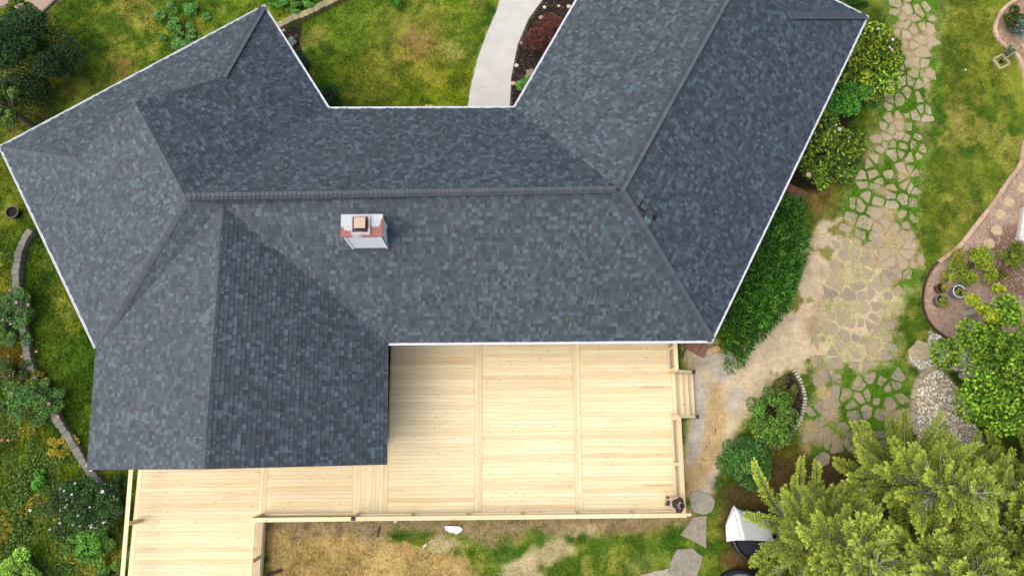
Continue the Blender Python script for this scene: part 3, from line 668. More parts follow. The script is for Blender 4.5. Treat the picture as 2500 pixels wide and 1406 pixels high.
mb = MB(); q_ = hit(1578, 540, plEE); mb.box(q_ + n * .03, (.24, .3, .01), [u, v, n], alb(112, 128, 136)); obj('flashing', mb, M_SHINGLE, pv)

for (x, y), pl_, sz, cl, lb, ct in (((1826, 27), plEE, .07, (250, 250, 250), 'small white scrap lying on the east wing roof near the top', 'scrap'), ((1384, 777), plS, .09, (120, 150, 50), 'single green leaf lying on the south roof slope above the deck', 'leaf')):
    p = hit(x, y, pl_) + pl_[0] * .045; mb = MB(); a_ = np.cross(pl_[0], (1, 0, 0)); a_ /= np.linalg.norm(a_); b_ = np.cross(a_, pl_[0])
    mb.add([p - a_ * sz, p + b_ * sz * .5 + pl_[0] * .01, p + a_ * sz * .9, p - b_ * sz * .55 + pl_[0] * .012, p - pl_[0] * .012], [(0, 1, 2, 3), (0, 4, 1), (1, 4, 2), (2, 4, 3), (3, 4, 0)], alb(*cl)); tag(obj('roof_' + ct, mb, M_PETAL), lb, ct)
# ------------------------------------------------------------------ the decks
ZD, ZL, ZRAIL = .75, .39, .95
DA = math.radians(-1.15)
DO = P(945, 1256, ZD)[:2]
dX = np.array([math.cos(DA), math.sin(DA)]); dY = np.array([-math.sin(DA), math.cos(DA)])
def L2(px, py, z): w = P(px, py, z)[:2] - DO; return np.array([w @ dX, w @ dY])
def deck_root(name, label):
    o = empty(name, (*DO, 0), DA); return tag(o, label, 'deck')
_board = {}
def plank(name, parent, xa, xb, yc, w, z, th=.032, along='x', vert=False):
    "one plank; length along local x or y; z is its top"
    L = xb - xa; key = (round(L, 3), round(w, 3), round(th, 3), vert)
    if key not in _board:
        mb = MB(); b = .004; hl, hw = L / 2, w / 2
        sec = [(-hw, -th), (hw, -th), (hw, -b), (hw - b, 0), (-hw + b, 0), (-hw, -b)] if not vert else [(-th / 2, -w), (th / 2, -w), (th / 2, 0), (-th / 2, 0)]
        m = len(sec); vs = [(x, y, z_) for x in (-hl, hl) for y, z_ in sec]
        mb.add(vs, [(i, (i + 1) % m, (i + 1) % m + m, i + m) for i in range(m)] + [tuple(range(m))[::-1], tuple(range(m, 2 * m))])
        _board[key] = mb.mesh('plank', M_WOOD)
    o = link(name, _board[key], parent)
    if along == 'x': o.location = ((xa + xb) / 2, yc, z)
    else: o.location = (yc, (xa + xb) / 2, z); o.rotation_euler = (0, 0, math.pi / 2)
    return o
PIT, BW = .1425, .1405
rd_ = random.Random(3)
# main deck
deck = deck_root('wooden_deck', 'large new pale pine deck in three bays beside the house')
xE = L2(1655, 1045, ZD)[0]; xd1 = L2(1168, 1045, ZD)[0]; xd2 = L2(1410, 1045, ZD)[0]; yN = L2(1300, 838, ZD)[1] + .75
rows = int(yN / PIT)
for a, b in ((.0, xd1 - .145), (xd1 + .145, xd2 - .145), (xd2 + .145, xE - .15)):
    for r in range(rows): plank('deck_board', deck, a + .004, b - .004, .08 + r * PIT, BW, ZD - rd_.uniform(0, .003))
for xd in (xd1, xd2):
    for s_ in (-.0715, .0715): plank('divider_board', deck, .01, rows * PIT, xd + s_, BW, ZD + .001, along='y')
plank('border_board', deck, .01, rows * PIT, xE - .075, BW, ZD + .001, along='y')
for xa, xb, yc in ((0, xE, -.02),): plank('rim_board', deck, xa, xb, yc, .24, ZD - .035, .04, vert=True)
plank('rim_board', deck, -.02, rows * PIT, xE + .03, .24, ZD - .035, .04, 'y', True)
plank('rim_board', deck, -.02, rows * PIT, -.03, .24, ZD - .036, .04, 'y', True)
for k in range(9):
    for y in (.3, 3.2, 6.4):
        mb = MB(); x = .3 + k * (xE - .6) / 8; mb.box((x, y, (ZD - .07) / 2 - .02), (.14, .14, ZD - .07 + .04)); o = obj('support_post', mb, M_WOOD, deck)
def post(parent, x, y, z0, z1, cap=False, s=.095):
    mb = MB(); mb.box((0, 0, 0), (z1 - z0, s, s)); o = obj('post', mb, M_WOOD, parent); o.location = (x, y, (z0 + z1) / 2); o.rotation_euler = (0, math.pi / 2, 0)
    if cap:
        mb = MB(); mb.prism([(-.075, -.075), (.075, -.075), (.075, .075), (-.075, .075)], -.05, .012, alb(44, 44, 56), .005)
        mb.add([(-.06, -.06, .012), (.06, -.06, .012), (.06, .06, .012), (-.06, .06, .012), (0, 0, .05)], [(0, 1, 4), (1, 2, 4), (2, 3, 4), (3, 0, 4)], alb(60, 60, 74))
        c_ = obj('post_cap', mb, M_DARK, o); c_.location = (-(z1 - z0) / 2, 0, 0); c_.rotation_euler = (0, -math.pi / 2, 0)
    return o
def rail(parent, a, b, z, w=.14, th=.036):
    a = np.array(a); b = np.array(b); d = b - a; L = np.linalg.norm(d)
    mb = MB(); mb.box((0, 0, -th / 2), (L, w, th)); o = obj('top_rail', mb, M_WOOD, parent); o.location = (*((a + b) / 2), z); o.rotation_euler = (0, 0, math.atan2(d[1], d[0]))
    return o
def wire_panel(parent, a, b, z0, z1, step=.1):
    a = np.array(a); b = np.array(b); d = b - a; L = np.linalg.norm(d); d /= L; mb = MB(); mb.col = alb(120, 110, 90); ax = [(*d, 0), (-d[1], d[0], 0), (0, 0, 1)]
    for k in range(int(L / step) + 1): mb.box((*(a + d * min(k * step, L)), (z0 + z1) / 2), (.005, .005, z1 - z0), ax)
    for k in range(int((z1 - z0) / step) + 1): mb.box((*((a + b) / 2), z0 + k * step), (L, .005, .005), ax)
    obj('wire_panel', mb, M_PLAIN, parent)
# south railing
zr_ = ZD + ZRAIL
ra = L2(620, 1268.5, zr_); rb = L2(1677, 1258, zr_); ys = (ra[1] + rb[1]) / 2
xcap = L2(862, 1265, zr_)[0]
rail(deck, (xcap - .07, ys), (rb[0], ys), zr_, .15)
for x in np.linspace(xcap, xE + .02, 7): post(deck, x, ys + .02, .0, zr_ - .036 if x > xcap + .1 else zr_ + .03, x < xcap + .1)
for a, b in zip(np.linspace(xcap, xE + .02, 7)[:-1], np.linspace(xcap, xE + .02, 7)[1:]):
    wire_panel(deck, (a + .05, ys + .02), (b - .05, ys + .02), ZD + .12, zr_ - .09)
    plank('bottom_rail', deck, a + .05, b - .05, ys + .02, .09, ZD + .12, .036); plank('sub_rail', deck, a + .05, b - .05, ys + .02, .09, zr_ - .037, .036)
# east railing in two runs, with the stairs between
eN0 = L2(1650, 850, zr_); eN1 = L2(1654, 903, zr_); eS0 = L2(1660, 1018, zr_); eS1 = L2(1669, 1245, zr_); xr = (eN0[0] + eS1[0]) / 2
yst0, yst1 = eS0[1], eN1[1]
for a, b in ((yst1, rows * PIT - .1), (ys + .08, yst0)):
    rail(deck, (xr, a), (xr, b), zr_ - .002, .15)
    for y in np.linspace(a + .05, b - .05, 3): post(deck, xr - .03, y, .0, zr_ - .038)
    wire_panel(deck, (xr - .03, a + .1), (xr - .03, b - .1), ZD + .12, zr_ - .09)
    plank('bottom_rail', deck, a + .1, b - .1, xr - .03, .09, ZD + .12, .036, 'y'); plank('sub_rail', deck, a + .1, b - .1, xr - .03, .09, zr_ - .039, .036, 'y')
# stairs down to the yard
xs0 = xE + .055
for k in range(3):
    zt_ = ZD - .18 * (k + 1); x = xs0 + .27 * k
    for j in (0, 1): plank('stair_tread', deck, yst0 + .06, yst1 - .06, x + .07 + j * .142, .138, zt_, .036, 'y')
    plank('stair_riser', deck, yst0 + .07, yst1 - .07, x - .012, .14, zt_ + .142, .02, 'y', True)
for y, px_ in ((yst1 - .02, (1693, 902)), (yst0 + .02, (1702, 1017))):
    zc_ = 1.02; xc = L2(*px_, zc_)[0]
    post(deck, xc, y, 0, zc_, True); post(deck, xr - .03, y, 0, zr_ - .04)
    a, b = np.array([xr + .02, y, zr_ - .1]), np.array([xc, y, zc_ - .06]); d = b - a; Ln = np.linalg.norm(d); mb = MB(); mb.box((0, 0, 0), (Ln, .1, .036)); o = obj('stair_rail', mb, M_WOOD, deck); o.location = tuple((a + b) / 2); o.rotation_euler = (0, -math.atan2(d[2], d[0]), 0)
    mb = MB(); a, b = np.array([xs0 - .02, y, ZD - .2]), np.array([xs0 + .82, y, .05]); d = b - a; mb.box((0, 0, 0), (np.linalg.norm(d), .04, .24)); o = obj('stair_stringer', mb, M_WOOD, deck); o.location = tuple((a + b) / 2); o.rotation_euler = (0, -math.atan2(d[2], d[0]), 0)
# lower deck and walkway to the west
low = deck_root('wooden_deck', 'lower pale pine deck and walkway running along the gable end')
lxW = L2(338, 1200, ZL)[0]; lxD = L2(637, 1200, ZL)[0]; lxE = L2(863, 1200, ZL)[0]; lxS = L2(893, 1200, .51)[0]; lyN = L2(600, 1146, ZL)[1] + 1.1
r0 = -21; r1 = int(lyN / PIT)
for r in range(r0, r1):
    plank('deck_board', low, lxW + .09, lxD - (.075 if r >= 0 else -.0), .08 + r * PIT, BW, ZL - rd_.uniform(0, .003))
    if r >= 0: plank('deck_board', low, lxD + .22, lxE - .02, .08 + r * PIT, BW, ZL - rd_.uniform(0, .003))
for s_ in (0, .143): plank('divider_board', low, .01, r1 * PIT, lxD + s_, BW, ZL + .001, along='y')
plank('border_board', low, r0 * PIT, r1 * PIT, lxW + .015, BW, ZL + .001, along='y')
plank('rim_board', low, r0 * PIT, r1 * PIT, lxW - .07, .24, ZL - .0, .04, 'y', True)
plank('rim_board', low, lxD + .1, lxE, -.02, .24, ZL - .03, .04, vert=True)
xw = lxD + .11                                                   # east side of the walkway, south of the deck
plank('border_board', low, r0 * PIT, .0, xw - .03, BW, ZL + .001, along='y'); plank('rim_board', low, r0 * PIT, .0, xw + .07, .24, ZL, .04, 'y', True)
zl_ = ZL + ZRAIL
wx = L2(616, 1330, zl_)[0]
rail(low, (wx, r0 * PIT), (wx, ys - .01), zl_, .1)
for y in np.linspace(r0 * PIT + .1, ys - .06, 3): post(low, wx + .02, y, .0, zl_ - .036)
wire_panel(low, (wx + .02, r0 * PIT), (wx + .02, ys - .1), ZL + .1, zl_ - .04, .075)
plank('bottom_rail', low, r0 * PIT + .1, ys - .12, wx + .02, .09, ZL + .1, .036, 'y')
rail(low, (wx - .05, ys), (xcap - .071, ys), zr_, .15); post(low, wx + .02, ys + .02, 0, zr_ - .037)
wire_panel(low, (wx + .1, ys + .02), (xcap - .06, ys + .02), ZL + .12, zr_ - .09); plank('bottom_rail', low, wx + .1, xcap - .06, ys + .02, .09, ZL + .12, .036)
la = L2(318, 1148, zl_); lb = L2(299, 1402, zl_); lx = (la[0] + lb[0]) / 2
rail(low, (lb[0] - (la[0] - lb[0]) * .2, r0 * PIT), (la[0], r1 * PIT), zl_, .15)
for y in (L2(330, 1270, ZL)[1], r0 * PIT + .1, r1 * PIT - .2): post(low, lx + .04, y, 0, zl_ - .036, s=.13); plank('rail_bracket', low, lx + .0, lxW + .1, y - .09, .14, ZL - .05, .04)
# two steps between the decks (boards run north-south)
xs = np.linspace(lxE, 0, 8)
stp = [(lxE + .005 + .1425 * k, .51 if lxE + .1425 * k < lxS - .05 else .63) for k in range(int((-.02 - lxE) / .1425) + 1)]
for x, z in stp:
    if x + .13 < 0.03: plank('step_board', low, .06, lyN, x + .07, BW, z, along='y')
for xa, xb, z in ((lxE, lxS, .51), (lxS, -.03, .63)): plank('step_face', low, xa + .02, xb - .01, .03, .16, z - .002, .03, vert=True)
for x in np.linspace(lxW + .2, lxE - .2, 4):
    for y in (.4, 2.2): mb = MB(); mb.box((x, y, (ZL - .05) / 2 - .02), (.14, .14, ZL - .05 + .03)); obj('support_post', mb, M_WOOD, low)
for y in (-.6, -2.6):
    for x in (lxW + .3, lxD - .3): mb = MB(); mb.box((x, y, (ZL - .05) / 2 - .02), (.14, .14, ZL - .05 + .03)); obj('support_post', mb, M_WOOD, low)

# small red-brown landing boards at the east side of the house
land = empty('wooden_landing', (*P(1945, 478, .25)[:2], 0), math.radians(60)); tag(land, 'small reddish brown board landing beside the house and dark hedge', 'landing')
for k in range(7):
    mb = MB(); mb.box((0, 0, 0), (1.1, .135, .035)); o = obj('landing_board', mb, M_WOOD_RED, land); o.location = (-.2, .55 - k * .142, .25)
mb = MB(); mb.box((-.2, .12, .11), (1.0, .9, .2), None, alb(110, 76, 60)); obj('landing_frame', mb, M_PLAIN, land)
q_ = P(1700, 846, .12); slab = empty('brick_step', (*q_[:2], 0), math.radians(-30)); tag(slab, 'reddish step slab at the house corner above the deck stairs', 'step')
for k in range(3):
    mb = MB(); mb.prism([(-.45 + k * .31, -.26), (-.15 + k * .31, -.26), (-.15 + k * .31, .26), (-.45 + k * .31, .26)], 0, .12, alb(172 - 8 * k, 118, 98), .008); obj('paver', mb, M_STONE, slab)
# ------------------------------------------------------------------ stones, walls, edgings
def stone_poly(rs, pts):
    "knock the corners off a polygon"
    pts = [np.asarray(p, float) for p in pts]; out = []
    for i in range(len(pts)):
        a, b, c = pts[i - 1], pts[i], pts[(i + 1) % len(pts)]; out += [b + (a - b) * rs.uniform(.05, .2), b + (c - b) * rs.uniform(.05, .2)]
    return out
t = NT('dusty_flagstone'); w_ = t.noise(1.1, 5, .65, t.n.new('ShaderNodeNewGeometry').outputs['Position']); n_ = t.noise(9, 5, .7)
t.base(t.mix(t.ramp(w_, [(.32, .05), (.6, .85)]), t.mix(1.0, t.attr(), t.ramp(n_, [(.25, .7), (.75, 1.3)]), 'MULTIPLY'), t.mix(n_, alb(206, 184, 142), alb(178, 156, 116)))); t.bump(t.noise(24, 4, .7), .7, .02); M_FLAG = t.set(.92, .15)
rs = random.Random(21)
fpw = [P(*p)[:2] for p in FLAG]; flag = empty('flagstone_path'); flag['kind'] = 'structure'
lo = np.min(fpw, 0); hi = np.max(fpw, 0); SP = .44; sites = []
for i in range(int((hi[0] - lo[0]) / SP) + 3):
    for j in range(int((hi[1] - lo[1]) / SP) + 3):
        sites.append(np.array([lo[0] + (i - .5 + (j % 2) * .5 + rs.uniform(-.46, .46)) * SP, lo[1] + (j - .5 + rs.uniform(-.46, .46)) * SP]))
sites = [s_ for s_ in sites if rs.random() > .24]
fa_ = np.array(fpw)
for s_ in sites:
    sd = sdist(np.array([s_[0]]), np.array([s_[1]]), fa_)[0]
    if sd < .12: continue
    cell = [s_ + np.array(p) * .62 for p in ((-.8, -.7), (.1, -.9), (.8, -.8), (.95, 0), (.8, .8), (0, .9), (-.8, .8), (-.9, .1))]
    for o_ in sites:
        d = o_ - s_; L = np.linalg.norm(d)
        if 0 < L < 1.8 and len(cell) > 2: d = d / L; cell = clip_half(cell, d, (s_ + o_) / 2 @ d)
    if len(cell) < 3: continue
    q_ = proj(np.array([*s_, 0]))
    if rs.random() < (.1 if q_[1] < 700 else .2): continue
    c = sum(cell) / len(cell); g = rs.uniform(.66, .96); cell = [c + (p - c) * g for p in cell]; cell = stone_poly(rs, cell); cell = [p + np.array([rs.uniform(-.015, .015), rs.uniform(-.015, .015)]) for p in cell]
    t_ = np.clip((q_[1] - 350) / 500, 0, 1) + rs.uniform(-.25, .25); colr = alb(200, 186, 160) * (1 - np.clip(t_, 0, 1)) + alb(152, 146, 140) * np.clip(t_, 0, 1)
    st_ = rs.uniform(0, 3.14); sx_ = rs.uniform(.78, 1.0); ax_ = np.array([math.cos(st_), math.sin(st_)]); cell = [c + (p - c) - ax_ * ((p - c) @ ax_) * (1 - sx_) for p in cell]
    mb = MB(); mb.prism(cell, -.05, rs.uniform(.0, .016), colr * rs.uniform(.78, 1.12), .010); obj('flagstone', mb, M_FLAG, flag)
def slab_at(px, name, label, cat, col, z=.035, group=None):
    rr = random.Random(int(px[0][0]))
    pts = []
    for i in range(len(px)):
        a, b = P(*px[i])[:2], P(*px[(i + 1) % len(px)])[:2]; pts += [a, a + (b - a) * .5 + np.array([rr.uniform(-.04, .04), rr.uniform(-.04, .04)])]
    mb = MB(); mb.prism(pts, -.06, z, col, .012); return tag(obj(name, mb, M_STONE), label, cat, group)
slab_at(Z((1682,1208),(1700,1197),(1733,1206),(1746,1222),(1738,1248),(1716,1256),(1693,1248),(1685,1226)), 'stepping_slab', 'rounded grey stone slab at the deck corner beside the person', 'stone slab', alb(172, 164, 142))
slab_at(Z((1692,1262),(1725,1258),(1724,1338),(1700,1324),(1660,1305)), 'stepping_slab', 'triangular grey brown stone slab below the deck corner', 'stone slab', alb(168, 154, 136))
slab_at(Z((1652,1340),(1690,1337),(1716,1358),(1712,1378),(1694,1420),(1630,1420),(1636,1375)), 'stepping_slab', 'speckled grey stone slab at the bottom edge left of black tub', 'stone slab', alb(164, 154, 138))
slab_at(Z((1560,1404),(1600,1392),(1632,1386),(1640,1430),(1560,1440)), 'stepping_slab', 'pale grey stone slab cut by the bottom edge of the photo', 'stone slab', alb(186, 178, 156))
slab_at(Z((2216,856),(2240,828),(2268,838),(2276,862),(2258,880),(2226,876)), 'paving_slab', 'tan paving slab at the left end of the white gravel', 'stone slab', alb(206, 190, 150))
slab_at(Z((2284,842),(2318,846),(2314,876),(2282,870)), 'paving_slab', 'greenish grey rectangular slab amid the white gravel', 'stone slab', alb(190, 180, 146))
slab_at(Z((2328,852),(2352,860),(2348,886),(2322,880)), 'paving_slab', 'tan slab at the right end of white gravel by the tree', 'stone slab', alb(212, 194, 150))
slab_at(Z((1284,172),(1302,168),(1306,182),(1286,190)), 'flat_stone', 'flat brown stone beside the small green dwarf conifer', 'stone', alb(150, 134, 118))
# round stepping stones in the bark bed
for (x, y), lb in (((2497, 460), 'topmost round tan stepping stone, cut by the right edge'), ((2463, 494), 'second round tan stepping stone from the top in the bark bed'), ((2443, 524), 'third round tan stepping stone from the top in the bark bed'), ((2434, 562), 'fourth round tan stepping stone from the top in the bark bed'), ((2415, 594), 'lowest round tan stepping stone, just above the yellow green shrub')):
    w = P(x, y); mb = MB(); mb.prism([(w[0] + .245 * math.cos(a), w[1] + .245 * math.sin(a)) for a in np.linspace(0, 2 * math.pi, 22)[:-1]], -.03, .02, alb(206, 178, 138), .012); tag(obj('stepping_stone', mb, M_STONE), lb, 'stepping stone', 'round stepping stones in the bark bed')
def edging(name, px, label, cat, step, w, h, col, mat=M_STONE, gap=.008, z0=-.05, jit=.0, piece='edging_block', seed=1):
    rr = random.Random(seed); c = resample(smooth_curve([P(*p)[:2] for p in px], 6), step); e = empty(name); tag(e, label, cat)
    e.location = (*c[0], 0); off = np.array([c[0][0], c[0][1]])
    for a, b in zip(c[:-1], c[1:]):
        d = b - a; L = np.linalg.norm(d); d /= L; n_ = np.array([-d[1], d[0]]); ww = w * (1 + rr.uniform(-jit, jit)); g = gap + rr.uniform(0, jit * .05)
        qs = [a + d * g - n_ * ww / 2, b - d * g - n_ * ww / 2, b - d * g + n_ * ww / 2, a + d * g + n_ * ww / 2]
        if jit: qs = stone_poly(rr, [q_ + np.array([rr.uniform(-1, 1), rr.uniform(-1, 1)]) * jit * .1 for q_ in qs])
        mb = MB(); mb.prism([q_ - off for q_ in qs], z0, h * (1 + rr.uniform(-jit, jit)), np.array(col) * rr.uniform(.85, 1.15), .012); obj(piece, mb, mat, e)
    return e
edging('garden_edging', Z((2520,330),(2497,350),(2491,400),(2461,441),(2421,500),(2381,550),(2340,602),(2290,640)), 'long tan concrete kerb curving along the lawn and bark bed', 'garden edging', .5, .17, .09, alb(206, 174, 144), gap=.004, seed=2)
edging('garden_edging', Z((2288,641),(2266,668),(2252,715),(2254,760),(2276,800),(2320,831),(2350,846)), 'thin dark brown edging round the bark bed with the pots', 'garden edging', .45, .06, .1, alb(92, 64, 52), gap=.002, seed=3)
edging('garden_edging', Z((2510,-14),(2470,6),(2446,26),(2430,58),(2428,84),(2444,108),(2474,128),(2489,148),(2501,195),(2508,260)), 'pale kerb looping round the bed in the upper right corner', 'garden edging', .45, .16, .09, alb(214, 184, 154), gap=.004, seed=4)
edging('garden_edging', Z((2310,896),(2278,898),(2252,908),(2236,932),(2227,970),(2224,1010),(2228,1045),(2234,1060)), 'grey tan block kerb round the river stone bed', 'garden edging', .45, .16, .12, alb(196, 180, 144), gap=.012, seed=5)
edging('garden_edging', Z((1937,902),(1956,935),(1964,970),(1961,1000),(1948,1035),(1925,1066)), 'row of whitish brick edging on the island bed, right side', 'garden edging', .13, .14, .08, alb(204, 196, 182), gap=.014, jit=.15, seed=6)
edging('garden_edging', Z((1850,1068),(1862,1084),(1885,1094),(1908,1090),(1920,1078)), 'small dark stone edging along the bottom of island bed', 'garden edging', .18, .15, .1, alb(150, 130, 106), gap=.012, jit=.25, seed=7)
edging('stone_wall', Z((85,566),(66,596),(55,640),(50,690),(58,750),(70,820),(80,880),(96,930),(122,975),(146,1018),(170,1056),(196,1098),(222,1140),(256,1184),(278,1218),(304,1252)), 'low mossy grey stone wall curving round the west lawn', 'stone wall', .24, .27, .32, alb(134, 130, 118), gap=-.004, jit=.09, piece='wall_stone', seed=8)
edging('stone_wall', Z((684,70),(720,52),(760,36),(800,16),(850,-8)), 'low lichen covered stone wall behind the courtyard lawn', 'stone wall', .24, .3, .28, alb(168, 158, 116), gap=-.004, jit=.09, piece='wall_stone', seed=9)
edging('garden_edging', Z((95,45),(112,24),(135,4),(155,-18)), 'grey stone kerb beside the gravel drive in the upper left', 'garden edging', .4, .1, .08, alb(120, 116, 96), gap=.006, jit=.1, seed=10)
def boulder(px, r, h, col, label, seed, name='boulder'):
    rr = np.random.RandomState(seed); w = P(*px); mb = MB(); n_ = 9; V = []
    for k, (f_, z) in enumerate(((1.0, 0), (1.05, .45), (.72, .9), (.25, 1.0))):
        for i in range(n_): a = 2 * math.pi * i / n_; q_ = r * f_ * rr.uniform(.82, 1.15); V.append((w[0] + q_ * math.cos(a), w[1] + q_ * .8 * math.sin(a), z * h * rr.uniform(.9, 1.1) - .01))
    mb.add(V, [(k * n_ + i, k * n_ + (i + 1) % n_, (k + 1) * n_ + (i + 1) % n_, (k + 1) * n_ + i) for k in range(3) for i in range(n_)] + [tuple(3 * n_ + i for i in range(n_))], col)
    return tag(obj(name, mb, M_STONE), label, 'rock', 'rocks in the mulch bed')
for px, r, col, lb, sd in (((1329, 19), .09, (232, 224, 212), 'white rounded rock at the top of the mulch bed by the path', 1), ((1364, 16), .08, (232, 212, 162), 'cream square rock above the red shrub in the mulch bed', 2), ((1389, 17), .11, (230, 214, 174), 'largest cream rock at the top of the mulch bed near the eave', 3), ((1321, 44), .11, (196, 166, 150), 'pinkish rock at the upper left edge of the red shrub', 4), ((1273, 106), .09, (176, 160, 136), 'brownish rock at the path edge left of the red shrub', 5), ((1261, 161), .1, (244, 232, 208), 'elongated cream white rock at the mid path edge', 6), ((1254, 205), .12, (214, 196, 160), 'tan rock at the path edge left of the green dwarf conifer', 7)):
    boulder(px, r, r * .9, alb(*col), lb, sd)
boulder((692, 74), .08, .08, alb(240, 236, 226), 'small white rock at the end of the lichen wall', 8)
boulder((184, 1108), .08, .08, alb(236, 206, 140), 'small yellowish rock beside the west stone wall near the deck', 9)
boulder((2028, 262), .12, .12, alb(170, 168, 150), 'small grey rock between eave and bright green shrub', 10)
boulder((1745, 852), .22, .2, alb(206, 176, 128), 'pale tan rock at the house corner beside the hedge end', 12)
# black pot half sunk in the lawn, left
def pot(px, r, h, col, rim, label, name='plant_pot', soil=(50, 40, 32), n=22):
    w = P(*px); e = empty(name, (w[0], w[1], 0)); tag(e, label, 'pot')
    mb = MB(); mb.lathe([(r * .78, 0), (r * .95, h * .9), (r, h), (r * .9, h), (r * .85, h * .82)], n, col=col); obj('body', mb, M_DARK, e, True)
    mb = MB(); mb.lathe([(r * .9, h * .985), (r * 1.03, h * .99), (r * 1.03, h * 1.03), (r * .88, h * 1.03), (r * .88, h * .98)], n, col=rim); obj('rim', mb, M_PLAIN, e, True)
    mb = MB(); mb.prism([(r * .86 * math.cos(a), r * .86 * math.sin(a)) for a in np.linspace(0, 2 * math.pi, 16)[:-1]], h * .4, h * .8, alb(*soil)); obj('soil', mb, M_GRAVEL, e)
    return e, w
pot((41, 523), .25, .3, alb(30, 30, 30), alb(116, 104, 84), 'round black tub standing on the lawn beside the west eave', 'round_tub', (22, 20, 18))
POTS = [pot((2326, 716), .27, .42, alb(150, 150, 158), alb(232, 232, 236), 'grey planter with a bright white rim in the bark bed'), pot((2288, 737), .27, .34, alb(110, 112, 120), alb(132, 134, 140), 'grey round planter at lower left of the three pots'), pot((2288, 706), .21, .26, alb(110, 74, 52), alb(120, 84, 60), 'brown clay planter at upper left of the three pots')]
# fallen sticks, plank and scraps on the ground
def stick(a, b, r, col, label, name='stick', z=.03, cat='stick'):
    p, q_ = P(*a), P(*b); mb = MB(); m = (p + q_) / 2 + (random.Random(a[0]).uniform(-.05, .05), .02, 0)
    mb.tube([p + (0, 0, z), m + (0, 0, z * 1.3), q_ + (0, 0, z)], [r, r * .9, r * .5], 6, col); return tag(obj(name, mb, M_BARK), label, cat)
stick((928, 1284), (922, 1310), .028, alb(74, 58, 46), 'dark broken stick on straw below the south railing')
stick((1676, 848), (1666, 876), .022, alb(70, 56, 44), 'thin dark stick on the sand beside the deck rail')
stick((1745, 1044), (1743, 1060), .012, alb(90, 76, 60), 'thin short stick lying in pea gravel by the deck')
p, q_ = P(655, 1402), P(686, 1391); d = (q_ - p) / np.linalg.norm(q_ - p); mb = MB(); mb.box((p + q_) / 2 + (0, 0, .03), (np.linalg.norm(q_ - p) + .1, .12, .04), [d, np.cross((0, 0, 1), d), (0, 0, 1)], alb(84, 60, 44)); tag(obj('dark_plank', mb, M_BARK), 'short dark wooden offcut on dry straw at the bottom edge', 'plank')
pts = [P(*p)[:2] for p in Z((1086,1283),(1104,1283),(1122,1284),(1130,1290),(1124,1297),(1114,1303),(1110,1300),(1098,1298),(1088,1292))]
mb = MB(); mb.prism(pts, .03, .075, alb(255, 255, 255) * 1.25, .006); tag(obj('foam_board', mb, mat_attr('white_foam', .8, .2, 20, .03, 0)), 'torn piece of white foam board on the grass below the deck', 'foam board')
for i, (px, lb) in enumerate((((1037, 1331), 'small pale wood scrap on the edge of the straw patch'), ((966, 1272), 'tiny white scrap just below the south railing'))):
    w = P(*px); mb = MB(); mb.box((w[0], w[1], .03), (.16, .07, .03), [(.8, .6, 0), (-.6, .8, 0), (0, 0, 1)], alb(236, 226, 200)); tag(obj('wood_scrap', mb, M_PLAIN), lb, 'scrap')
# white sheet thrown over a frame by the conifers
ridge_a, ridge_b = P(1792, 1234, 1.1), P(1812, 1318, 1.1)
ra_, rb_ = np.array([*ridge_a]), np.array([*ridge_b]); wl0, wl1 = P(1771, 1276, .36), P(1774, 1322, .36); wr0, wr1 = P(1876, 1270, .42), P(1890, 1322, .38); tip = P(1800, 1243, .85)
N_ = 14; V = []; rr = np.random.RandomState(3)
for j in range(N_ + 1):
    s_ = j / N_; top = ra_ * (1 - s_) + rb_ * s_; l_ = wl0 * (1 - s_) + wl1 * s_; r_ = wr0 * (1 - s_) + wr1 * s_
    if j == 0: l_ = P(1784, 1252, .4); r_ = P(1806, 1250, .6)
    if j == 1: l_ = P(1776, 1266, .15); r_ = P(1840, 1254, .35)
    for i in range(N_ + 1):
        u_ = i / N_; q_ = l_ + (top - l_) * (u_ * 2) if u_ < .5 else top + (r_ - top) * (u_ * 2 - 1)
        sag = math.sin(math.pi * ((u_ * 2) % 1.0)) * -.1 if 0 < u_ < 1 else 0
        V.append(q_ + (0, 0, sag + rr.uniform(-.012, .012)))
mb = MB(); mb.add(V, [(j * (N_ + 1) + i, j * (N_ + 1) + i + 1, (j + 1) * (N_ + 1) + i + 1, (j + 1) * (N_ + 1) + i) for j in range(N_) for i in range(N_)], alb(244, 244, 242) * 1.1)
tent = empty('covered_frame', tuple(np.array([*((wl0 + wr1) / 2)[:2], 0]))); tag(tent, 'white tarp draped to a peak beneath the edge of the conifers', 'tarp')
tp_ = obj('tarp', mb, M_CLOTH, None, True); tp_.parent = tent; tp_.matrix_parent_inverse = Matrix.Translation(-Vector(tent.location))
mb = MB()
tcx = np.array([*((ra_ + rb_ + wr0 + wr1) / 4)[:2], 0]);
for q_ in (ra_, rb_): mb.tube([(tcx[0] * .6 + q_[0] * .4, tcx[1] * .6 + q_[1] * .4, 0), q_ - (0, 0, .04)], .025, 6, alb(120, 110, 100))
mb.tube([ra_ * .93 + rb_ * .07 - (0, 0, .05), rb_ - (0, 0, .05)], .025, 6, alb(120, 110, 100)); fr_ = obj('pole_frame', mb, M_PLAIN); fr_.parent = tent; fr_.matrix_parent_inverse = Matrix.Translation(-Vector(tent.location))
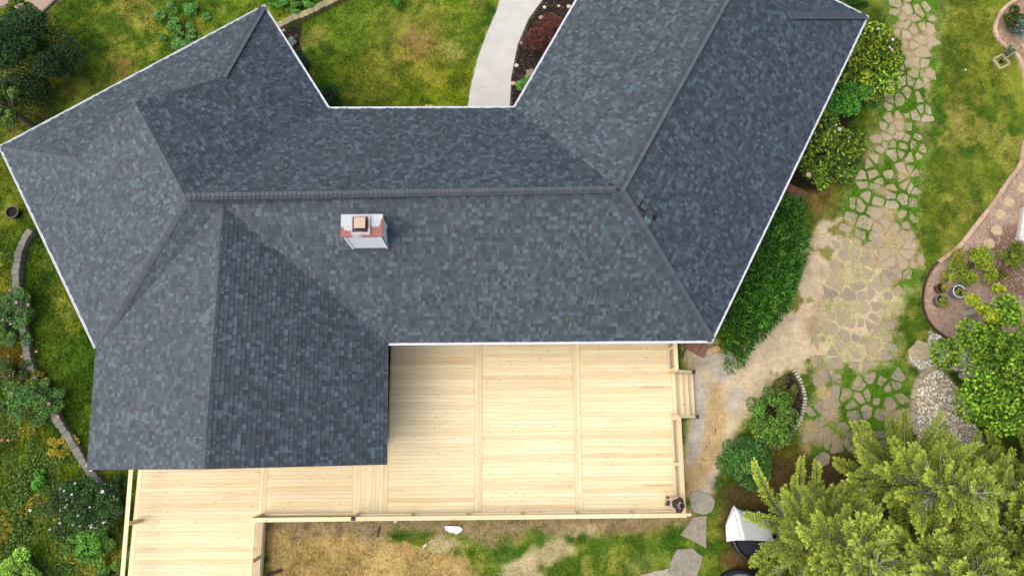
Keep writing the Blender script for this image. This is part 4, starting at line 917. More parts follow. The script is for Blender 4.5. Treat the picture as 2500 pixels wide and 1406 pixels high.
# black tubs half hidden at the bottom edge
def ring_tub(px, rad, h, label, cover=None):
    w = P(*px); e = empty('round_tub', (w[0], w[1], 0)); tag(e, label, 'tub'); k = 36
    mb = MB(); mb.lathe([(rad - .02, 0), (rad, h), (rad - .14, h), (rad - .16, .06)], k, col=alb(34, 36, 42)); obj('rim_wall', mb, M_DARK, e, True)
    mb = MB(); mb.prism([((rad - .15) * math.cos(a), (rad - .15) * math.sin(a)) for a in np.linspace(0, 2 * math.pi, 26)[:-1]], .02, h * .5 if cover is None else h * .8, cover if cover is not None else alb(70, 52, 38)); obj('filling', mb, M_PLAIN, e)
    return e
ring_tub((1842, 1306), .98, .3, 'curved black rim of a round tub under the conifer boughs', alb(40, 44, 50))
ring_tub((1802, 1456), 1.05, .4, 'black round tub with grey lid cut by the bottom edge', alb(120, 128, 138))
# bird feeder pole in a square of timbers, upper right lawn
w = P(2443, 152); fe = empty('garden_post', (w[0], w[1], 0), math.radians(28)); tag(fe, 'thin pale post standing in a small square of timbers on the lawn', 'post')
mb = MB(); mb.tube([(0, 0, 0), (0, 0, 1.35)], .035, 8, alb(196, 182, 140)); obj('pole', mb, M_BARK, fe)
mb = MB(); mb.tube([(0, 0, 0), (0, 0, .16)], .09, 8, alb(40, 38, 36)); obj('sleeve', mb, M_DARK, fe)
for k in range(4):
    a = k * math.pi / 2; mb = MB(); mb.box((.27 * math.cos(a), .27 * math.sin(a), .035), (.52, .09, .09), [(-math.sin(a), math.cos(a), 0), (math.cos(a), math.sin(a), 0), (0, 0, 1)], alb(190, 178, 134)); obj('timber', mb, M_BARK, fe)
mb = MB(); mb.box((0, 0, 1.36), (.2, .2, .03), None, alb(190, 176, 140)); obj('top_plate', mb, M_BARK, fe)
# white-painted cold frame at the right edge
a, b = P(2499, 505, .15), P(2486, 585, .15); d = b - a; L = np.linalg.norm(d); d /= L; sv = np.array([-d[1], d[0], 0]); sv = sv if sv[0] > 0 else -sv
mb = MB(); mb.box((a + b) / 2 + sv * .45 - (0, 0, .06), (L, .9, .2), [d, sv, (0, 0, 1)], alb(226, 222, 212)); tag(obj('stone_bench', mb, M_STONE), 'pale weathered slab at the right edge beside the stepping stones', 'slab')
w = P(2355, 173); mb = MB(); mb.lathe([(.001, .0), (.05, .02), (.06, .06), (.04, .1), (.001, .115)], 12, (w[0], w[1], 0), alb(170, 206, 196)); tag(obj('ball', mb, M_PLAIN, None, True), 'small pale turquoise ball on the east lawn', 'ball')
# ------------------------------------------------------------------ plants
def unit(v): return v / np.maximum(np.linalg.norm(v, axis=-1, keepdims=True), 1e-9)
def leaves(cen, d, nrm, L, Wd, col):
    "diamond leaves: centre, long axis, normal, length, width, colour"
    d = unit(d); s = unit(np.cross(nrm, d)); up = np.cross(d, s)
    L = np.asarray(L)[:, None]; Wd = np.asarray(Wd)[:, None]
    v = np.stack([cen - d * L / 2, cen + s * Wd / 2 + up * Wd * .15, cen + d * L / 2 - up * L * .12, cen - s * Wd / 2 + up * Wd * .15], 1)
    return v.reshape(-1, 3), np.repeat(col, 4, 0)
def pal(rs, n, cols, w=None):
    cols = np.array([alb(*c) for c in cols]); i = rs.choice(len(cols), n, p=None if w is None else np.array(w) / sum(w)); return cols[i]
def crown_points(rs, n, R, hz, lobes, z0, inner=.35, lob=(.2, .42)):
    "points and outward directions on a lumpy crown; R = (rx, ry), total height hz, base z0"
    ph = rs.uniform(0, 6.283, lobes); rr = np.sqrt(rs.uniform(0, 1, lobes)) * .86; zz = rs.uniform(.25, .8, lobes) * (1 - .45 * rr ** 2)
    lc = np.stack([rr * np.cos(ph) * R[0], rr * np.sin(ph) * R[1], z0 + zz * (hz - z0)], -1)
    lr = rs.uniform(*lob, lobes); k = rs.randint(0, lobes, n); o = unit(rs.normal(0, 1, (n, 3))); o[:, 2] = np.abs(o[:, 2]) * .9 + .02 - .25 * (rs.rand(n) < .25); o = unit(o)
    m = (R[0] + R[1]) / 2; rad = lr[k] * (1 - inner * rs.rand(n) ** 1.5)
    p = lc[k] + o * rad[:, None] * np.array([R[0], R[1], min(m, (hz - z0) * .7)])
    p[:, 2] = np.maximum(p[:, 2], .04 + .05 * rs.rand(n)); return p, o, lc, k
def bush(name, label, cat, px, rpx, h, n, leaf, cols, seed, w=None, lobes=16, group=None, flowers=None, style='leaf', rot=0, mat=None, z0=.12, bright=1.35, base=None, lob=(.2, .42)):
    rs = np.random.RandomState(seed); zc = h * .55; c = P(*px, zc); sc = (H - zc) / FPX * 1.02; R = (rpx[0] * sc, rpx[1] * sc)
    e = empty(name, (c[0], c[1], 0), rot); tag(e, label, cat, group)
    p, o, lc, k = crown_points(rs, n, R, h, lobes, z0, lob=lob)
    tint = rs.uniform(.72, 1.25, lobes)[k][:, None]; hue = rs.normal(0, .06, (lobes, 3))[k] + 1
    col = pal(rs, n, cols, w) * tint * hue * rs.uniform(.75, 1.3, (n, 1)) * bright
    up = np.array([0, 0, 1.])
    if style == 'leaf': d = unit(o * .5 + rs.normal(0, .6, (n, 3)) * (1, 1, .45)); nr = unit(o * .6 + up * .8 + rs.normal(0, .35, (n, 3)))
    elif style == 'spray': d = unit(o + rs.normal(0, .35, (n, 3)) + (0, 0, .15)); nr = unit(up + rs.normal(0, .5, (n, 3)))
    L = leaf[0] * rs.uniform(.6, 1.35, n); Wd = leaf[1] * rs.uniform(.7, 1.3, n)
    v, cc = leaves(p, d, nr, L, Wd, col)
    link('foliage', fast_mesh('foliage', v, 4, cc, mat or (M_LEAF if style == 'leaf' else M_NEEDLE)), e)
    mb = MB(); bc_ = base or alb(96, 80, 60)
    for q_ in lc[:10]: mb.tube([(q_[0] * .1, q_[1] * .1, -.02), (q_[0] * .5, q_[1] * .5, q_[2] * .55), tuple(q_)], [.03, .02, .008], 5, bc_)
    obj('stems', mb, M_BARK, e)
    if flowers:
        for fi, (fx, fy, r, fc) in enumerate(flowers):
            if fx is None: j = rs.randint(n); fp_ = p[j] + o[j] * .03
            else: q_ = P(fx, fy, h * .8) - c; ca, sa = math.cos(-rot), math.sin(-rot); fp_ = np.array([q_[0] * ca - q_[1] * sa, q_[0] * sa + q_[1] * ca, 0]); m = np.argmin(np.hypot(p[:, 0] - fp_[0], p[:, 1] - fp_[1]) - .15 * p[:, 2]); fp_[2] = p[m][2] + .05
            mb = MB()
            for a in range(5):
                t_ = a * 2 * math.pi / 5 + fi; ux, uy = math.cos(t_), math.sin(t_); mb.add([(0, 0, 0), (ux * r * .6 - uy * r * .42, uy * r * .6 + ux * r * .42, r * .3), (ux * r, uy * r, r * .22), (ux * r * .6 + uy * r * .42, uy * r * .6 - ux * r * .42, r * .3)], [(0, 1, 2, 3)], alb(*fc) * rs.uniform(.9, 1.15))
            fo = obj('flower', mb, M_PETAL, e); fo.location = tuple(fp_)
    return e
RH = [(166, 186, 44), (112, 146, 34), (70, 102, 30), (48, 72, 24), (190, 204, 66)]
WHT = (252, 246, 240)
bush('rhododendron', 'large glossy rhododendron with white blooms at the upper east eave', 'shrub', (2130, 148), (96, 108), 2.1, 6500, (.2, .08), RH, 1, [3, 4, 4, 3, 2], 20, flowers=[(2183, 97, .12, WHT), (2178, 92, .08, WHT), (2169, 107, .08, WHT), (2150, 66, .07, WHT), (2168, 130, .07, (240, 220, 190)), (2115, 78, .06, (240, 236, 120)), (2088, 122, .05, (226, 150, 100)), (2163, 124, .06, WHT)])
bush('bright_shrub', 'bright mid green shrub between the two rhododendrons', 'shrub', (2085, 252), (74, 62), 1.5, 4600, (.15, .08), [(92, 160, 44), (64, 130, 34), (50, 96, 30), (116, 176, 60)], 2, None, 14)
bush('rhododendron', 'broad rhododendron with cream flowers above the red landing', 'shrub', (2026, 374), (96, 118), 2.0, 7000, (.2, .08), RH, 3, [2, 4, 5, 4, 1], 22, flowers=[(2062, 305, .1, WHT), (2090, 324, .09, (220, 236, 230)), (1979, 423, .13, (246, 214, 160)), (2000, 300, .07, (222, 130, 80)), (1998, 326, .06, (210, 120, 80)), (2050, 298, .06, WHT), (2056, 432, .06, (220, 130, 80))])
bush('small_shrub', 'low dark green plant at the northeast corner of the roof', 'shrub', (2072, 8), (50, 32), .7, 2200, (.12, .025), [(50, 92, 24), (40, 74, 20), (66, 110, 30)], 4, None, 10, style='spray')
bush('yew_hedge', 'big dark green feathery yew hedge along the east eave', 'hedge', (1868, 668), (84, 215), 1.7, 21000, (.24, .04), [(66, 122, 32), (44, 90, 26), (32, 66, 22), (92, 148, 40), (120, 170, 48)], 5, [4, 5, 4, 3, 1], 46, style='spray', rot=math.radians(-26))
bush('round_shrub', 'round dense green shrub growing in the oval island bed', 'shrub', (1888, 1018), (62, 74), 1.2, 5600, (.09, .06), [(100, 146, 46), (76, 118, 38), (56, 90, 30), (130, 166, 60)], 6, None, 36, lob=(.16, .34))
bush('round_shrub', 'dark green bushy shrub just below the oval island bed', 'shrub', (1826, 1130), (64, 66), 1.2, 5200, (.09, .06), [(72, 118, 44), (54, 92, 34), (92, 138, 56)], 7, None, 34, lob=(.16, .34))
bush('small_shrub', 'sparse brownish green plants at the top of island bed', 'shrub', (1920, 950), (30, 34), .6, 1100, (.08, .05), [(96, 112, 44), (70, 90, 34), (130, 112, 60)], 8, None, 9)
bush('yellow_shrub', 'wide yellow green mounded shrub in the bark bed beside pots', 'shrub', (2380, 650), (58, 52), .9, 4600, (.07, .05), [(146, 162, 34), (118, 138, 26), (90, 112, 22), (170, 180, 50)], 9, None, 20)
bush('yellow_shrub', 'smaller yellow green shrub at right of the bark bed', 'shrub', (2474, 622), (36, 34), .8, 2400, (.07, .05), [(130, 148, 36), (104, 124, 28), (80, 100, 24)], 10, None, 12)
bush('small_shrub', 'low olive plant on dark soil under the yellow green shrubs', 'shrub', (2446, 672), (22, 20), .4, 900, (.06, .04), [(120, 124, 30), (92, 98, 26)], 11, None, 8)
for (e_, w), nm, lb, sd, cl in ((POTS[0], (2330, 712), 'leafy green plant spilling over the white rimmed planter', 12, (.26, .24)), (POTS[1], (2288, 726), 'yellow green plant in the lower left grey planter', 13, (.3, .24)), (POTS[2], (2296, 700), 'small yellow plant in the brown clay planter', 14, (.16, .16))):
    rs = np.random.RandomState(sd); n = 420; p, o, lc, k = crown_points(rs, n, cl, .3, 7, .0); e = empty('potted_plant', (e_.location.x, e_.location.y, .26)); tag(e, lb, 'plant', 'plants in the garden pots')
    v, cc = leaves(p, unit(o + rs.normal(0, .5, (n, 3))), unit(o + (0, 0, 1.)), np.full(n, .08), np.full(n, .045), pal(rs, n, [(150, 164, 50), (190, 190, 60), (100, 124, 40)]) * rs.uniform(.8, 1.5, (n, 1)))
    link('foliage', fast_mesh('foliage', v, 4, cc, M_LEAF), e); mb = MB(); [mb.tube([(0, 0, -.05), tuple(q_)], [.012, .004], 4, alb(90, 110, 50)) for q_ in lc[:5]]; obj('stems', mb, M_BARK, e)
bush('seedling', 'slender yellow leaved plant just above the three pots', 'plant', (2312, 680), (16, 18), .5, 380, (.09, .05), [(160, 172, 50), (120, 140, 40)], 15, None, 6)
bush('blue_conifer', 'blue green juniper in the round bed, upper right corner', 'shrub', (2488, 66), (26, 34), .8, 1700, (.16, .03), [(108, 134, 116), (78, 108, 84), (130, 154, 136)], 16, None, 10, style='spray')
bush('small_shrub', 'dark leafy shrub at the top right corner of the frame', 'shrub', (2480, 40), (34, 34), .9, 1900, (.1, .06), [(70, 92, 26), (52, 72, 24), (120, 70, 40)], 17, [4, 4, 1], 11)
bush('silver_plant', 'silvery green plant beside the timber square with the post', 'plant', (2462, 126), (18, 16), .5, 700, (.15, .03), [(140, 160, 124), (108, 134, 96)], 18, None, 8, style='spray')
# courtyard
bush('red_maple', 'dark red laceleaf maple in the mulch bed under the eave', 'shrub', (1336, 88), (62, 58), 1.3, 6000, (.11, .018), [(120, 58, 62), (150, 76, 84), (110, 74, 46), (84, 44, 44), (140, 96, 52)], 19, [4, 2, 3, 3, 2], 22, style='spray')
bush('dwarf_conifer', 'small fresh green dwarf conifer beside the east wing eave', 'shrub', (1284, 208), (22, 34), .6, 1500, (.2, .025), [(128, 178, 84), (96, 150, 66), (150, 194, 104)], 20, None, 10, style='spray')
bush('small_shrub', 'green plant at the top edge of the mulch bed beside eave', 'shrub', (1406, 6), (16, 18), .5, 700, (.1, .05), [(80, 140, 40), (60, 110, 30)], 21, None, 7)
bush('dark_shrub', 'dark green shrub tucked in the inner corner of the courtyard', 'shrub', (806, 236), (28, 30), .8, 2000, (.07, .05), [(48, 84, 34), (32, 60, 26), (64, 100, 40)], 22, None, 12)
bush('silver_plant', 'small silver grey tuft in the dark mulch, courtyard side', 'plant', (714, 102), (13, 12), .25, 420, (.09, .025), [(170, 190, 184), (130, 156, 148)], 23, None, 6, style='spray')
bush('dwarf_conifer', 'small bluish dwarf conifer in the courtyard mulch strip', 'shrub', (742, 156), (16, 22), .4, 700, (.16, .025), [(64, 92, 70), (44, 70, 52)], 24, None, 8, style='spray')
bush('dwarf_conifer', 'tiny bluish evergreen lowest in the courtyard mulch strip', 'shrub', (730, 132), (10, 10), .3, 300, (.12, .025), [(60, 90, 60), (44, 70, 46)], 25, None, 5, style='spray')
bush('orange_shrub', 'rounded orange leaved shrub just under the north eave', 'shrub', (1050, 276), (34, 20), .7, 1500, (.09, .045), [(224, 176, 92), (206, 150, 70), (236, 196, 120)], 26, None, 10)
bush('weed_clump', 'tall green weed clump above the roof edge, upper left lawn', 'weeds', (440, 62), (80, 80), .4, 3000, (.13, .07), [(104, 158, 66), (86, 136, 56), (124, 176, 92)], 27, None, 34, lob=(.06, .17), z0=.02)
bush('weed_clump', 'green leafy weeds behind the lichen covered wall', 'weeds', (712, 8), (62, 34), .5, 2400, (.13, .07), [(88, 150, 52), (70, 126, 44), (112, 170, 66)], 28, None, 20, lob=(.1, .22))
bush('weed_clump', 'small green weed tuft at the top of the courtyard lawn', 'weeds', (966, 4), (18, 20), .4, 700, (.1, .05), [(76, 140, 30), (60, 116, 26)], 29, None, 8)
# west garden
PINK = (236, 150, 170)
bush('rose_bush', 'rose bush with pink blooms at the left edge, upper one', 'shrub', (32, 772), (64, 76), 1.1, 4600, (.08, .05), [(62, 106, 42), (44, 78, 32), (84, 126, 54), (108, 138, 66)], 30, None, 34, lob=(.14, .32), bright=1.6, flowers=[(8, 704, .07, PINK), (43, 740, .07, PINK), (60, 742, .07, (240, 170, 184)), (55, 764, .06, PINK), (22, 790, .06, PINK), (10, 782, .05, PINK)], group='rose bushes in the west garden')
bush('rose_bush', 'rose bush with pink blooms beside the bend of stone wall', 'shrub', (78, 985), (76, 62), 1.1, 4800, (.08, .05), [(62, 108, 42), (46, 82, 32), (88, 130, 54), (114, 140, 62)], 31, None, 34, lob=(.14, .32), bright=1.6, flowers=[(116, 986, .07, PINK), (130, 1017, .07, PINK), (20, 1074, .06, PINK), (5, 1074, .06, (240, 150, 130)), (30, 960, .06, PINK), (14, 916, .06, (226, 120, 90))], group='rose bushes in the west garden')
bush('rose_bush', 'small rose bush with pink buds between two larger ones', 'shrub', (26, 905), (44, 40), .8, 2200, (.08, .05), [(60, 98, 38), (90, 116, 40), (170, 120, 50), (44, 76, 30)], 32, [4, 3, 1, 3], 12, flowers=[(40, 868, .06, PINK), (12, 868, .05, (210, 160, 190)), (76, 856, .06, PINK)], group='rose bushes in the west garden')
bush('yellow_shrub', 'yellow foliage clump spilling towards the curved stone wall', 'shrub', (82, 935), (34, 26), .5, 1300, (.07, .05), [(170, 164, 40), (140, 134, 34), (110, 116, 34)], 33, None, 10)
bush('yellow_shrub', 'golden ground plant beside the stone wall near the gable', 'shrub', (150, 1086), (36, 28), .3, 1300, (.06, .04), [(196, 164, 40), (170, 150, 40), (150, 140, 46)], 34, None, 12)
wf = [(None, None, .05, WHT) for _ in range(46)]
bush('white_flower_shrub', 'dark shrub speckled with white flowers left of the walkway', 'shrub', (188, 1238), (92, 70), 1.3, 6500, (.08, .05), [(40, 72, 24), (54, 90, 30), (32, 56, 20), (74, 112, 40)], 35, None, 38, bright=1.5, lob=(.14, .34), flowers=wf + [(248, 1200, .08, WHT), (210, 1148, .07, WHT), (202, 1136, .06, WHT), (70, 1246, .06, WHT)])
bush('leafy_shrub', 'light green leafy shrub just below the white flowered one', 'shrub', (215, 1330), (66, 44), .8, 3000, (.1, .07), [(96, 146, 44), (74, 122, 36), (118, 164, 56)], 36, None, 18)
bush('leafy_shrub', 'yellow green sapling in the lower left corner', 'shrub', (40, 1392), (46, 50), 1.0, 2400, (.1, .07), [(146, 184, 60), (116, 160, 48), (166, 200, 84)], 37, None, 14)
bush('leafy_shrub', 'bright green sprig above the white flowered shrub', 'plant', (98, 1168), (14, 26), .6, 600, (.1, .06), [(104, 180, 50), (84, 150, 40)], 38, None, 8)
bush('leafy_shrub', 'low green weeds at the foot of the walkway, left side', 'weeds', (270, 1395), (26, 30), .6, 1200, (.1, .06), [(110, 140, 50), (84, 120, 40)], 39, None, 10)
bush('ground_plant', 'dark low ivy along the stone wall under the gable corner', 'plant', (292, 1186), (26, 24), .4, 1100, (.07, .05), [(34, 66, 26), (50, 84, 30)], 40, None, 10)
bush('ground_plant', 'low green plants beside sandy path above the round tub', 'plant', (1752, 1185), (14, 20), .25, 500, (.07, .04), [(90, 124, 44), (70, 100, 36)], 41, None, 8)

# loose growth between the bushes of the west garden
rs = np.random.RandomState(77); NG = 26000; gx_ = rs.uniform(-40, 300, NG); gy_ = rs.uniform(560, 1440, NG)
WEST = Z((-60,600),(40,620),(44,700),(62,840),(110,980),(190,1110),(250,1190),(295,1260),(285,1440),(-60,1440))
gw = np.array([P(x, y) for x, y in zip(gx_, gy_)]); den = fbm(gw[:, 0], gw[:, 1], .9, 201, 3)
k = (sdist(gx_, gy_, WEST) > 2) & (den > .46); gw = gw[k]; den = den[k]; n = len(gw)
tall = .06 + .9 * np.clip(den - .46, 0, .3) * rs.uniform(.3, 1.2, n); hue_ = fbm(gw[:, 0], gw[:, 1], 1.5, 221, 2)
cg = np.where(hue_[:, None] > .55, pal(rs, n, [(170, 166, 44), (146, 150, 40), (190, 160, 50), (120, 136, 40)]), pal(rs, n, [(84, 122, 40), (104, 142, 48), (62, 96, 34), (124, 146, 56)])) * rs.uniform(.7, 1.6, (n, 1))
gw[:, 2] = tall * rs.rand(n) ** .5; v, cc = leaves(gw, rs.normal(0, 1, (n, 3)) * (1, 1, .5), unit(np.array([0, 0, 1.]) + rs.normal(0, .5, (n, 3))), .1 * rs.uniform(.6, 1.4, n), .05 * rs.uniform(.6, 1.4, n), cg)
tag(link('ground_cover', fast_mesh('ground_cover', v, 4, cc, M_LEAF)), 'tangled yellow and green ground cover west of the curved stone wall', 'ground cover', kind='stuff')

# ---- broadleaf trees
def broad_tree(name, label, px, h, rpx, n, leaf, cols, seed, zlow, w=None, bark=(190, 184, 170), lobes=26, lob=(.2, .36)):
    rs = np.random.RandomState(seed); zc = (h + zlow) / 2; c = P(*px, zc); sc = (H - zc) / FPX; R = (rpx[0] * sc, rpx[1] * sc)
    e = empty(name, (c[0], c[1], 0)); tag(e, label, 'tree')
    p, o, lc, k = crown_points(rs, n, R, h, lobes, zlow, .35, lob)
    col = pal(rs, n, cols, w) * rs.uniform(.7, 1.3, lobes)[k][:, None] * rs.uniform(.75, 1.3, (n, 1)) * 1.35
    v, cc = leaves(p, unit(o * .4 + rs.normal(0, .6, (n, 3))), unit(o * .5 + (0, 0, .9) + rs.normal(0, .4, (n, 3))), leaf[0] * rs.uniform(.6, 1.3, n), leaf[1] * rs.uniform(.7, 1.3, n), col)
    link('crown', fast_mesh('crown', v, 4, cc, M_LEAF), e)
    mb = MB(); mb.tube([(0, 0, -.1), (.05, .02, zlow), (.0, .05, (h + zlow) / 2), (.05, 0, h * .9)], [.15, .12, .08, .02], 8, alb(*bark))
    tr_ = obj('trunk', mb, M_BARK, e)
    for q_ in lc[:14]:
        s0 = min(q_[2] * .62, h * .7); mb = MB(); mb.tube([(.02, .02, s0), tuple(q_ * (.55, .55, 1) * (1, 1, .9)), tuple(q_)], [.05, .03, .01], 6, alb(*bark)); obj('limb', mb, M_BARK, tr_)
    return e
broad_tree('leafy_tree', 'bright green leafy tree at the right edge above river stones', (2474, 905), 4.6, (165, 190), 17000, (.14, .09), [(136, 172, 40), (104, 148, 34), (72, 110, 30), (168, 194, 54), (48, 80, 28)], 51, 1.0, [4, 4, 3, 2, 2], lobes=34, lob=(.16, .3))
broad_tree('leafy_tree', 'yellow leaved small tree top at the right edge beside bark bed', (2448, 745), 3.4, (62, 58), 3400, (.13, .09), [(196, 196, 50), (160, 176, 44), (128, 152, 40)], 52, .8, lobes=14)
broad_tree('leafy_tree', 'pale leaved tree reaching in at the left edge, upper part', (10, 262), 2.6, (66, 74), 4200, (.12, .07), [(128, 152, 64), (96, 124, 48), (70, 98, 40)], 53, .9, lobes=12, bark=(120, 110, 90))
bush('dense_evergreen', 'large dense dark green evergreen in the upper left corner', 'tree', (44, 130), (118, 120), 3.2, 24000, (.09, .05), [(42, 76, 24), (30, 58, 18), (58, 96, 30), (22, 44, 14)], 54, None, 40, z0=.3)
bush('leafy_shrub', 'yellow green growth on top of the dark evergreen, upper left', 'plant', (62, 34), (32, 24), 2.6, 1500, (.09, .05), [(120, 140, 40), (90, 116, 36)], 55, None, 9, z0=1.4)
bush('leafy_shrub', 'small bright green bush at the dark evergreen right side', 'shrub', (131, 128), (14, 18), .8, 600, (.07, .05), [(84, 130, 44), (64, 106, 36)], 56, None, 7)

# ---- conifers, lower right
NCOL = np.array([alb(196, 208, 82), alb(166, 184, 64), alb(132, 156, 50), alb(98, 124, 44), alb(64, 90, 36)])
def conifer(px, h, R, seed, label, nb=120):
    rs = np.random.RandomState(seed); c = P(*px); e = empty('conifer', (c[0], c[1], 0)); tag(e, label, 'tree', 'conifers in the lower right')
    mb = MB(); mb.tube([(0, 0, -.1), (.03, 0, h * .5), (0, .03, h)], [.16, .1, .02], 8, alb(150, 138, 116)); tr_ = obj('trunk', mb, M_BARK, e)
    mbw = MB(); GA = 2.399963; up = np.array([0, 0, 1.]); VN, CN, VT, CT = [], [], [], []
    for b in range(nb):
        f_ = (b + rs.rand()) / nb; z = .7 + (h - .8) * f_; az = b * GA + rs.uniform(-.45, .45); ln = (R * (1 - f_) ** .7 + .3) * rs.uniform(.7, 1.2)
        slope = rs.uniform(-.25, .1) + .5 * f_; curl = rs.uniform(.1, .38); bend = rs.uniform(-.25, .25); out = np.array([math.cos(az), math.sin(az), 0]); side = np.array([-out[1], out[0], 0])
        spine = lambda t_: up * z + out * ln * np.asarray(t_)[..., None] + side * (ln * bend * np.asarray(t_)[..., None] ** 2) + up * (ln * (slope * np.asarray(t_) + curl * np.asarray(t_) ** 2))[..., None]
        mbw.tube(spine(np.linspace(0, 1, 5)), [.024, .02, .015, .01, .004], 4, alb(178, 166, 140) * rs.uniform(.7, 1.2), False)
        bare = rs.rand(); tone = rs.uniform(.7, 1.5); ns = max(8, int(ln / .038)); t_ = .1 + .9 * (np.arange(ns) + rs.rand(ns) * .7) / ns
        wdt = min(.34, .3 * ln) * (np.sin(np.clip(1.12 - t_, 0, 1) * 2.0) * .9 + .15) * rs.uniform(.85, 1.15)
        for sg in (-1, 1):
            td = unit(out * .9 + side * sg * .75 + up * rs.uniform(-.1, .35, (ns, 1)) + rs.normal(0, .08, (ns, 3))); s0 = spine(np.minimum(t_, 1)); tl = wdt * rs.uniform(.65, 1.25, ns)
            tw = (t_ < (.7 if bare < .15 else .4)) & (rs.rand(ns) < .8)
            if tw.any(): v, cc = leaves(s0[tw] + td[tw] * tl[tw][:, None] * .45, td[tw], unit(up + rs.normal(0, .3, (tw.sum(), 3))), tl[tw] * .95, np.full(tw.sum(), .02), alb(206, 196, 168) * rs.uniform(.7, 1.15, (tw.sum(), 1))); VT.append(v); CT.append(cc)
            keep = ~(tw & (rs.rand(ns) < (.8 if bare < .15 else .25)))
            for u_ in (.2, .4, .6, .8, 1.0):
                for s2 in (-1, 1):
                    k = keep & (rs.rand(ns) < .9); m = k.sum()
                    if not m: continue
                    nd = unit(td[k] * .85 + np.cross(td[k], up) * s2 * rs.uniform(.2, .75, (m, 1)) + rs.normal(0, .15, (m, 3)))
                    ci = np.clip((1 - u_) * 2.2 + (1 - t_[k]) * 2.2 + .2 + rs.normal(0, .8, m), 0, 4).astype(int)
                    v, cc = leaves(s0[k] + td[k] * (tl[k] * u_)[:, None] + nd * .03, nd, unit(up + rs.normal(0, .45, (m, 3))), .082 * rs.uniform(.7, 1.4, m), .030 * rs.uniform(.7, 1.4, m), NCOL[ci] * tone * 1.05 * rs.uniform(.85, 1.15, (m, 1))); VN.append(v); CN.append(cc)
    v = np.concatenate(VN); link('crown', fast_mesh('crown', v, 4, np.concatenate(CN), M_NEEDLE), e); obj('boughs', mbw, M_BARK, tr_)
    link('twigs', fast_mesh('twigs', np.concatenate(VT), 4, np.concatenate(CT), M_BARK), tr_); return len(v) // 4
nn_ = 0
for px, h_, R_c, sd, lb in (((1932, 1298), 6.2, 2.4, 61, 'conifer nearest the white tarp with pale bare twigs'), ((2110, 1165), 6.6, 2.4, 62, 'conifer whose boughs overhang the lower flagstones'), ((1935, 1425), 6.0, 2.4, 63, 'conifer at the bottom edge beside the black tubs'), ((2200, 1360), 7.6, 2.6, 64, 'tall conifer in the middle of the lower right stand'), ((2450, 1180), 6.4, 2.2, 68, 'conifer at the right edge beneath the leafy tree'), ((2310, 1205), 5.6, 1.9, 69, 'shorter conifer right beside the river stone bed'), ((2330, 1270), 7.2, 2.5, 65, 'conifer behind the shorter one at the river stone bed'), ((2090, 1330), 7.4, 2.5, 67, 'conifer standing just right of the one beside the tarp'), ((2390, 1350), 7.6, 2.6, 66, 'conifer in the extreme lower right corner')):
    nn_ += conifer(px, h_, R_c, sd, lb)
print('needle sprays', nn_)
# ------------------------------------------------------------------ the person on the deck corner
wp = P(1634, 1222, ZD); pe = empty('person', (wp[0], wp[1], ZD + .002), math.radians(172))     # local +x is the way the person faces
tag(pe, 'person in dark shirt and pale trousers holding a controller at the deck corner', 'person')
def skin(name, verts, edges, radii, mat, col, parent, root=0, sub=2):
    me = bpy.data.meshes.new(name); me.from_pydata([tuple(v) for v in verts], edges, []); o = link(name, me, parent)
    sk = o.modifiers.new('skin', 'SKIN'); sk.use_smooth_shade = True; ss = o.modifiers.new('sub', 'SUBSURF'); ss.levels = sub; ss.render_levels = sub
    for i, r in enumerate(radii): d = me.skin_vertices[0].data[i]; d.radius = r if hasattr(r, '__len__') else (r, r); d.use_root = i == root
    dg = bpy.context.evaluated_depsgraph_get(); ev = bpy.data.meshes.new_from_object(o.evaluated_get(dg)); o.modifiers.clear(); o.data = ev
    at = ev.color_attributes.new('col', 'FLOAT_COLOR', 'POINT'); at.data.foreach_set('color', np.tile(np.array([*col, 1], np.float32), len(ev.vertices)))
    ev.materials.clear(); ev.materials.append(mat); ev.polygons.foreach_set('use_smooth', [True] * len(ev.polygons)); return o
SK = alb(222, 172, 150)
V = [(0, 0, .95), (.0, 0, 1.12), (-.01, 0, 1.3), (-.01, 0, 1.44), (.0, 0, 1.52), (.03, 0, 1.60), (.035, 0, 1.70)]           # pelvis .. head
E = [(i, i + 1) for i in range(6)]; R = [(.13, .16), (.11, .145), (.12, .17), (.09, .12), (.055, .055), (.08, .075), (.085, .075)]
def limb(start, pts, rr):
    p = start
    for q_, r in zip(pts, rr): V.append(q_); R.append(r); E.append((p, len(V) - 1)); p = len(V) - 1
    return p
for s_ in (-1, 1):
    h_end = limb(3, [(-.02, s_ * .19, 1.41), (.02, s_ * .25, 1.14), (.22, s_ * .13, 1.12), (.29, s_ * .08, 1.13)], [.058, .044, .032, (.032, .02)])
    for k, (dy, L) in enumerate(((.03, .07), (.01, .08), (-.01, .075), (-.028, .06))):
        limb(h_end, [(.31, s_ * .08 + dy, 1.135), (.31 + L * .6, s_ * .08 + dy - s_ * .01, 1.14), (.30 + L * .7, s_ * .07 + dy - s_ * .03, 1.17)], [.0095, .009, .008])
    limb(h_end, [(.27, s_ * .05, 1.15), (.30, s_ * .04, 1.18), (.325, s_ * .035, 1.185)], [.011, .01, .009])
    limb(0, [(.0, s_ * .095, .88), (.02, s_ * .1, .5), (-.01, s_ * .1, .1), (.03, s_ * .1, .045), (.13, s_ * .11, .035)], [.095, .065, .045, .045, .04])
skin('body', V, E, R, M_SKIN, SK, pe)
SV = [(0, 0, .93), (0, 0, 1.12), (-.01, 0, 1.3), (-.01, 0, 1.43), (-.01, 0, 1.49)]; SE = [(0, 1), (1, 2), (2, 3), (3, 4)]; SR = [(.16, .2), (.145, .18), (.15, .2), (.11, .15), (.07, .08)]
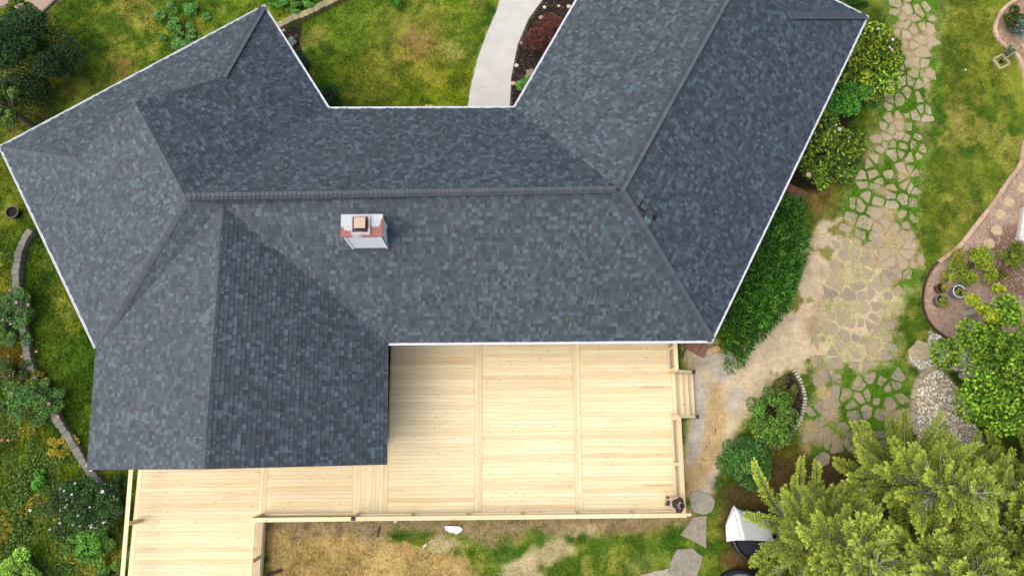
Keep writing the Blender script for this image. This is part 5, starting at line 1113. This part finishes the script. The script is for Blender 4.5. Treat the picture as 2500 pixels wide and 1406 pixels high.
for s_ in (-1, 1): SV += [(-.02, s_ * .2, 1.405), (.0, s_ * .235, 1.25)]; SR += [.085, .078]; SE += [(3, len(SV) - 2), (len(SV) - 2, len(SV) - 1)]
skin('shirt', SV, SE, SR, M_CLOTH, alb(76, 60, 66), pe, 1)
TV = [(0, 0, .96)]; TE = []; TR = [(.15, .18)]
for s_ in (-1, 1):
    n0 = len(TV); TV += [(0, s_ * .09, .86), (.02, s_ * .1, .5), (-.005, s_ * .1, .12)]; TR += [.115, .09, .075]; TE += [(0, n0), (n0, n0 + 1), (n0 + 1, n0 + 2)]
skin('trousers', TV, TE, TR, M_CLOTH, alb(236, 228, 208), pe)
for s_ in (-1, 1): skin('shoe', [(-.05, s_ * .1, .05), (.05, s_ * .105, .055), (.17, s_ * .12, .045)], [(0, 1), (1, 2)], [.052, .056, .046], M_CLOTH, alb(130, 100, 76), pe, 1)
hv = []; mb = MB()
for i in range(9):
    th = i / 8 * math.pi * .56
    for j in range(16): a = 2 * math.pi * j / 16; k = 1 + .04 * math.sin(5 * a + i); hv.append((.018 + .108 * k * math.sin(th) * math.cos(a) - .02 * (i / 8), .092 * k * math.sin(th) * math.sin(a), 1.685 + .112 * math.cos(th)))
mb.add(hv, [(i * 16 + j, (i + 1) * 16 + j, (i + 1) * 16 + (j + 1) % 16, i * 16 + (j + 1) % 16) for i in range(8) for j in range(16) if not (i > 5 and (j < 3 or j > 13))], alb(62, 46, 40)); obj('hair', mb, M_CLOTH, pe, True)
mb = MB(); mb.tube([(.115, 0, 1.655), (.135, 0, 1.635), (.118, 0, 1.615)], [.008, .014, .008], 6, SK); obj('nose', mb, M_SKIN, pe, True)
for s_ in (-1, 1):
    mb = MB(); mb.lathe([(.001, -.01), (.011, -.005), (.011, .005), (.001, .01)], 8, (.108, s_ * .032, 1.668), alb(240, 240, 240)); obj('eye', mb, M_SKIN, pe, True)
    mb = MB(); mb.tube([(.03, s_ * .085, 1.63), (.025, s_ * .1, 1.66), (.03, s_ * .092, 1.69)], [.008, .016, .01], 6, SK); obj('ear', mb, M_SKIN, pe, True)
mb = MB(); mb.box((.115, 0, 1.588), (.012, .05, .01), None, alb(170, 100, 96)); obj('mouth', mb, M_SKIN, pe)
# the controller in the hands
ce = empty('controller', tuple(np.array(wp[:2]) ) + (ZD,), math.radians(172)); tag(ce, 'small black remote controller held in the hands of the person', 'controller')
mb = MB(); mb.prism([(.30, -.1), (.39, -.085), (.41, 0), (.39, .085), (.30, .1), (.28, 0)], 1.135, 1.175, alb(30, 30, 34), .008); obj('case', mb, M_DARK, ce)
for s_ in (-1, 1):
    mb = MB(); mb.tube([(.345, s_ * .05, 1.172), (.345, s_ * .05, 1.2)], [.012, .016], 8, alb(50, 50, 54)); obj('joystick', mb, M_DARK, ce)
    mb = MB(); mb.tube([(.39, s_ * .06, 1.16), (.5, s_ * .1, 1.22)], [.008, .012], 6, alb(26, 26, 30)); obj('antenna', mb, M_DARK, ce)
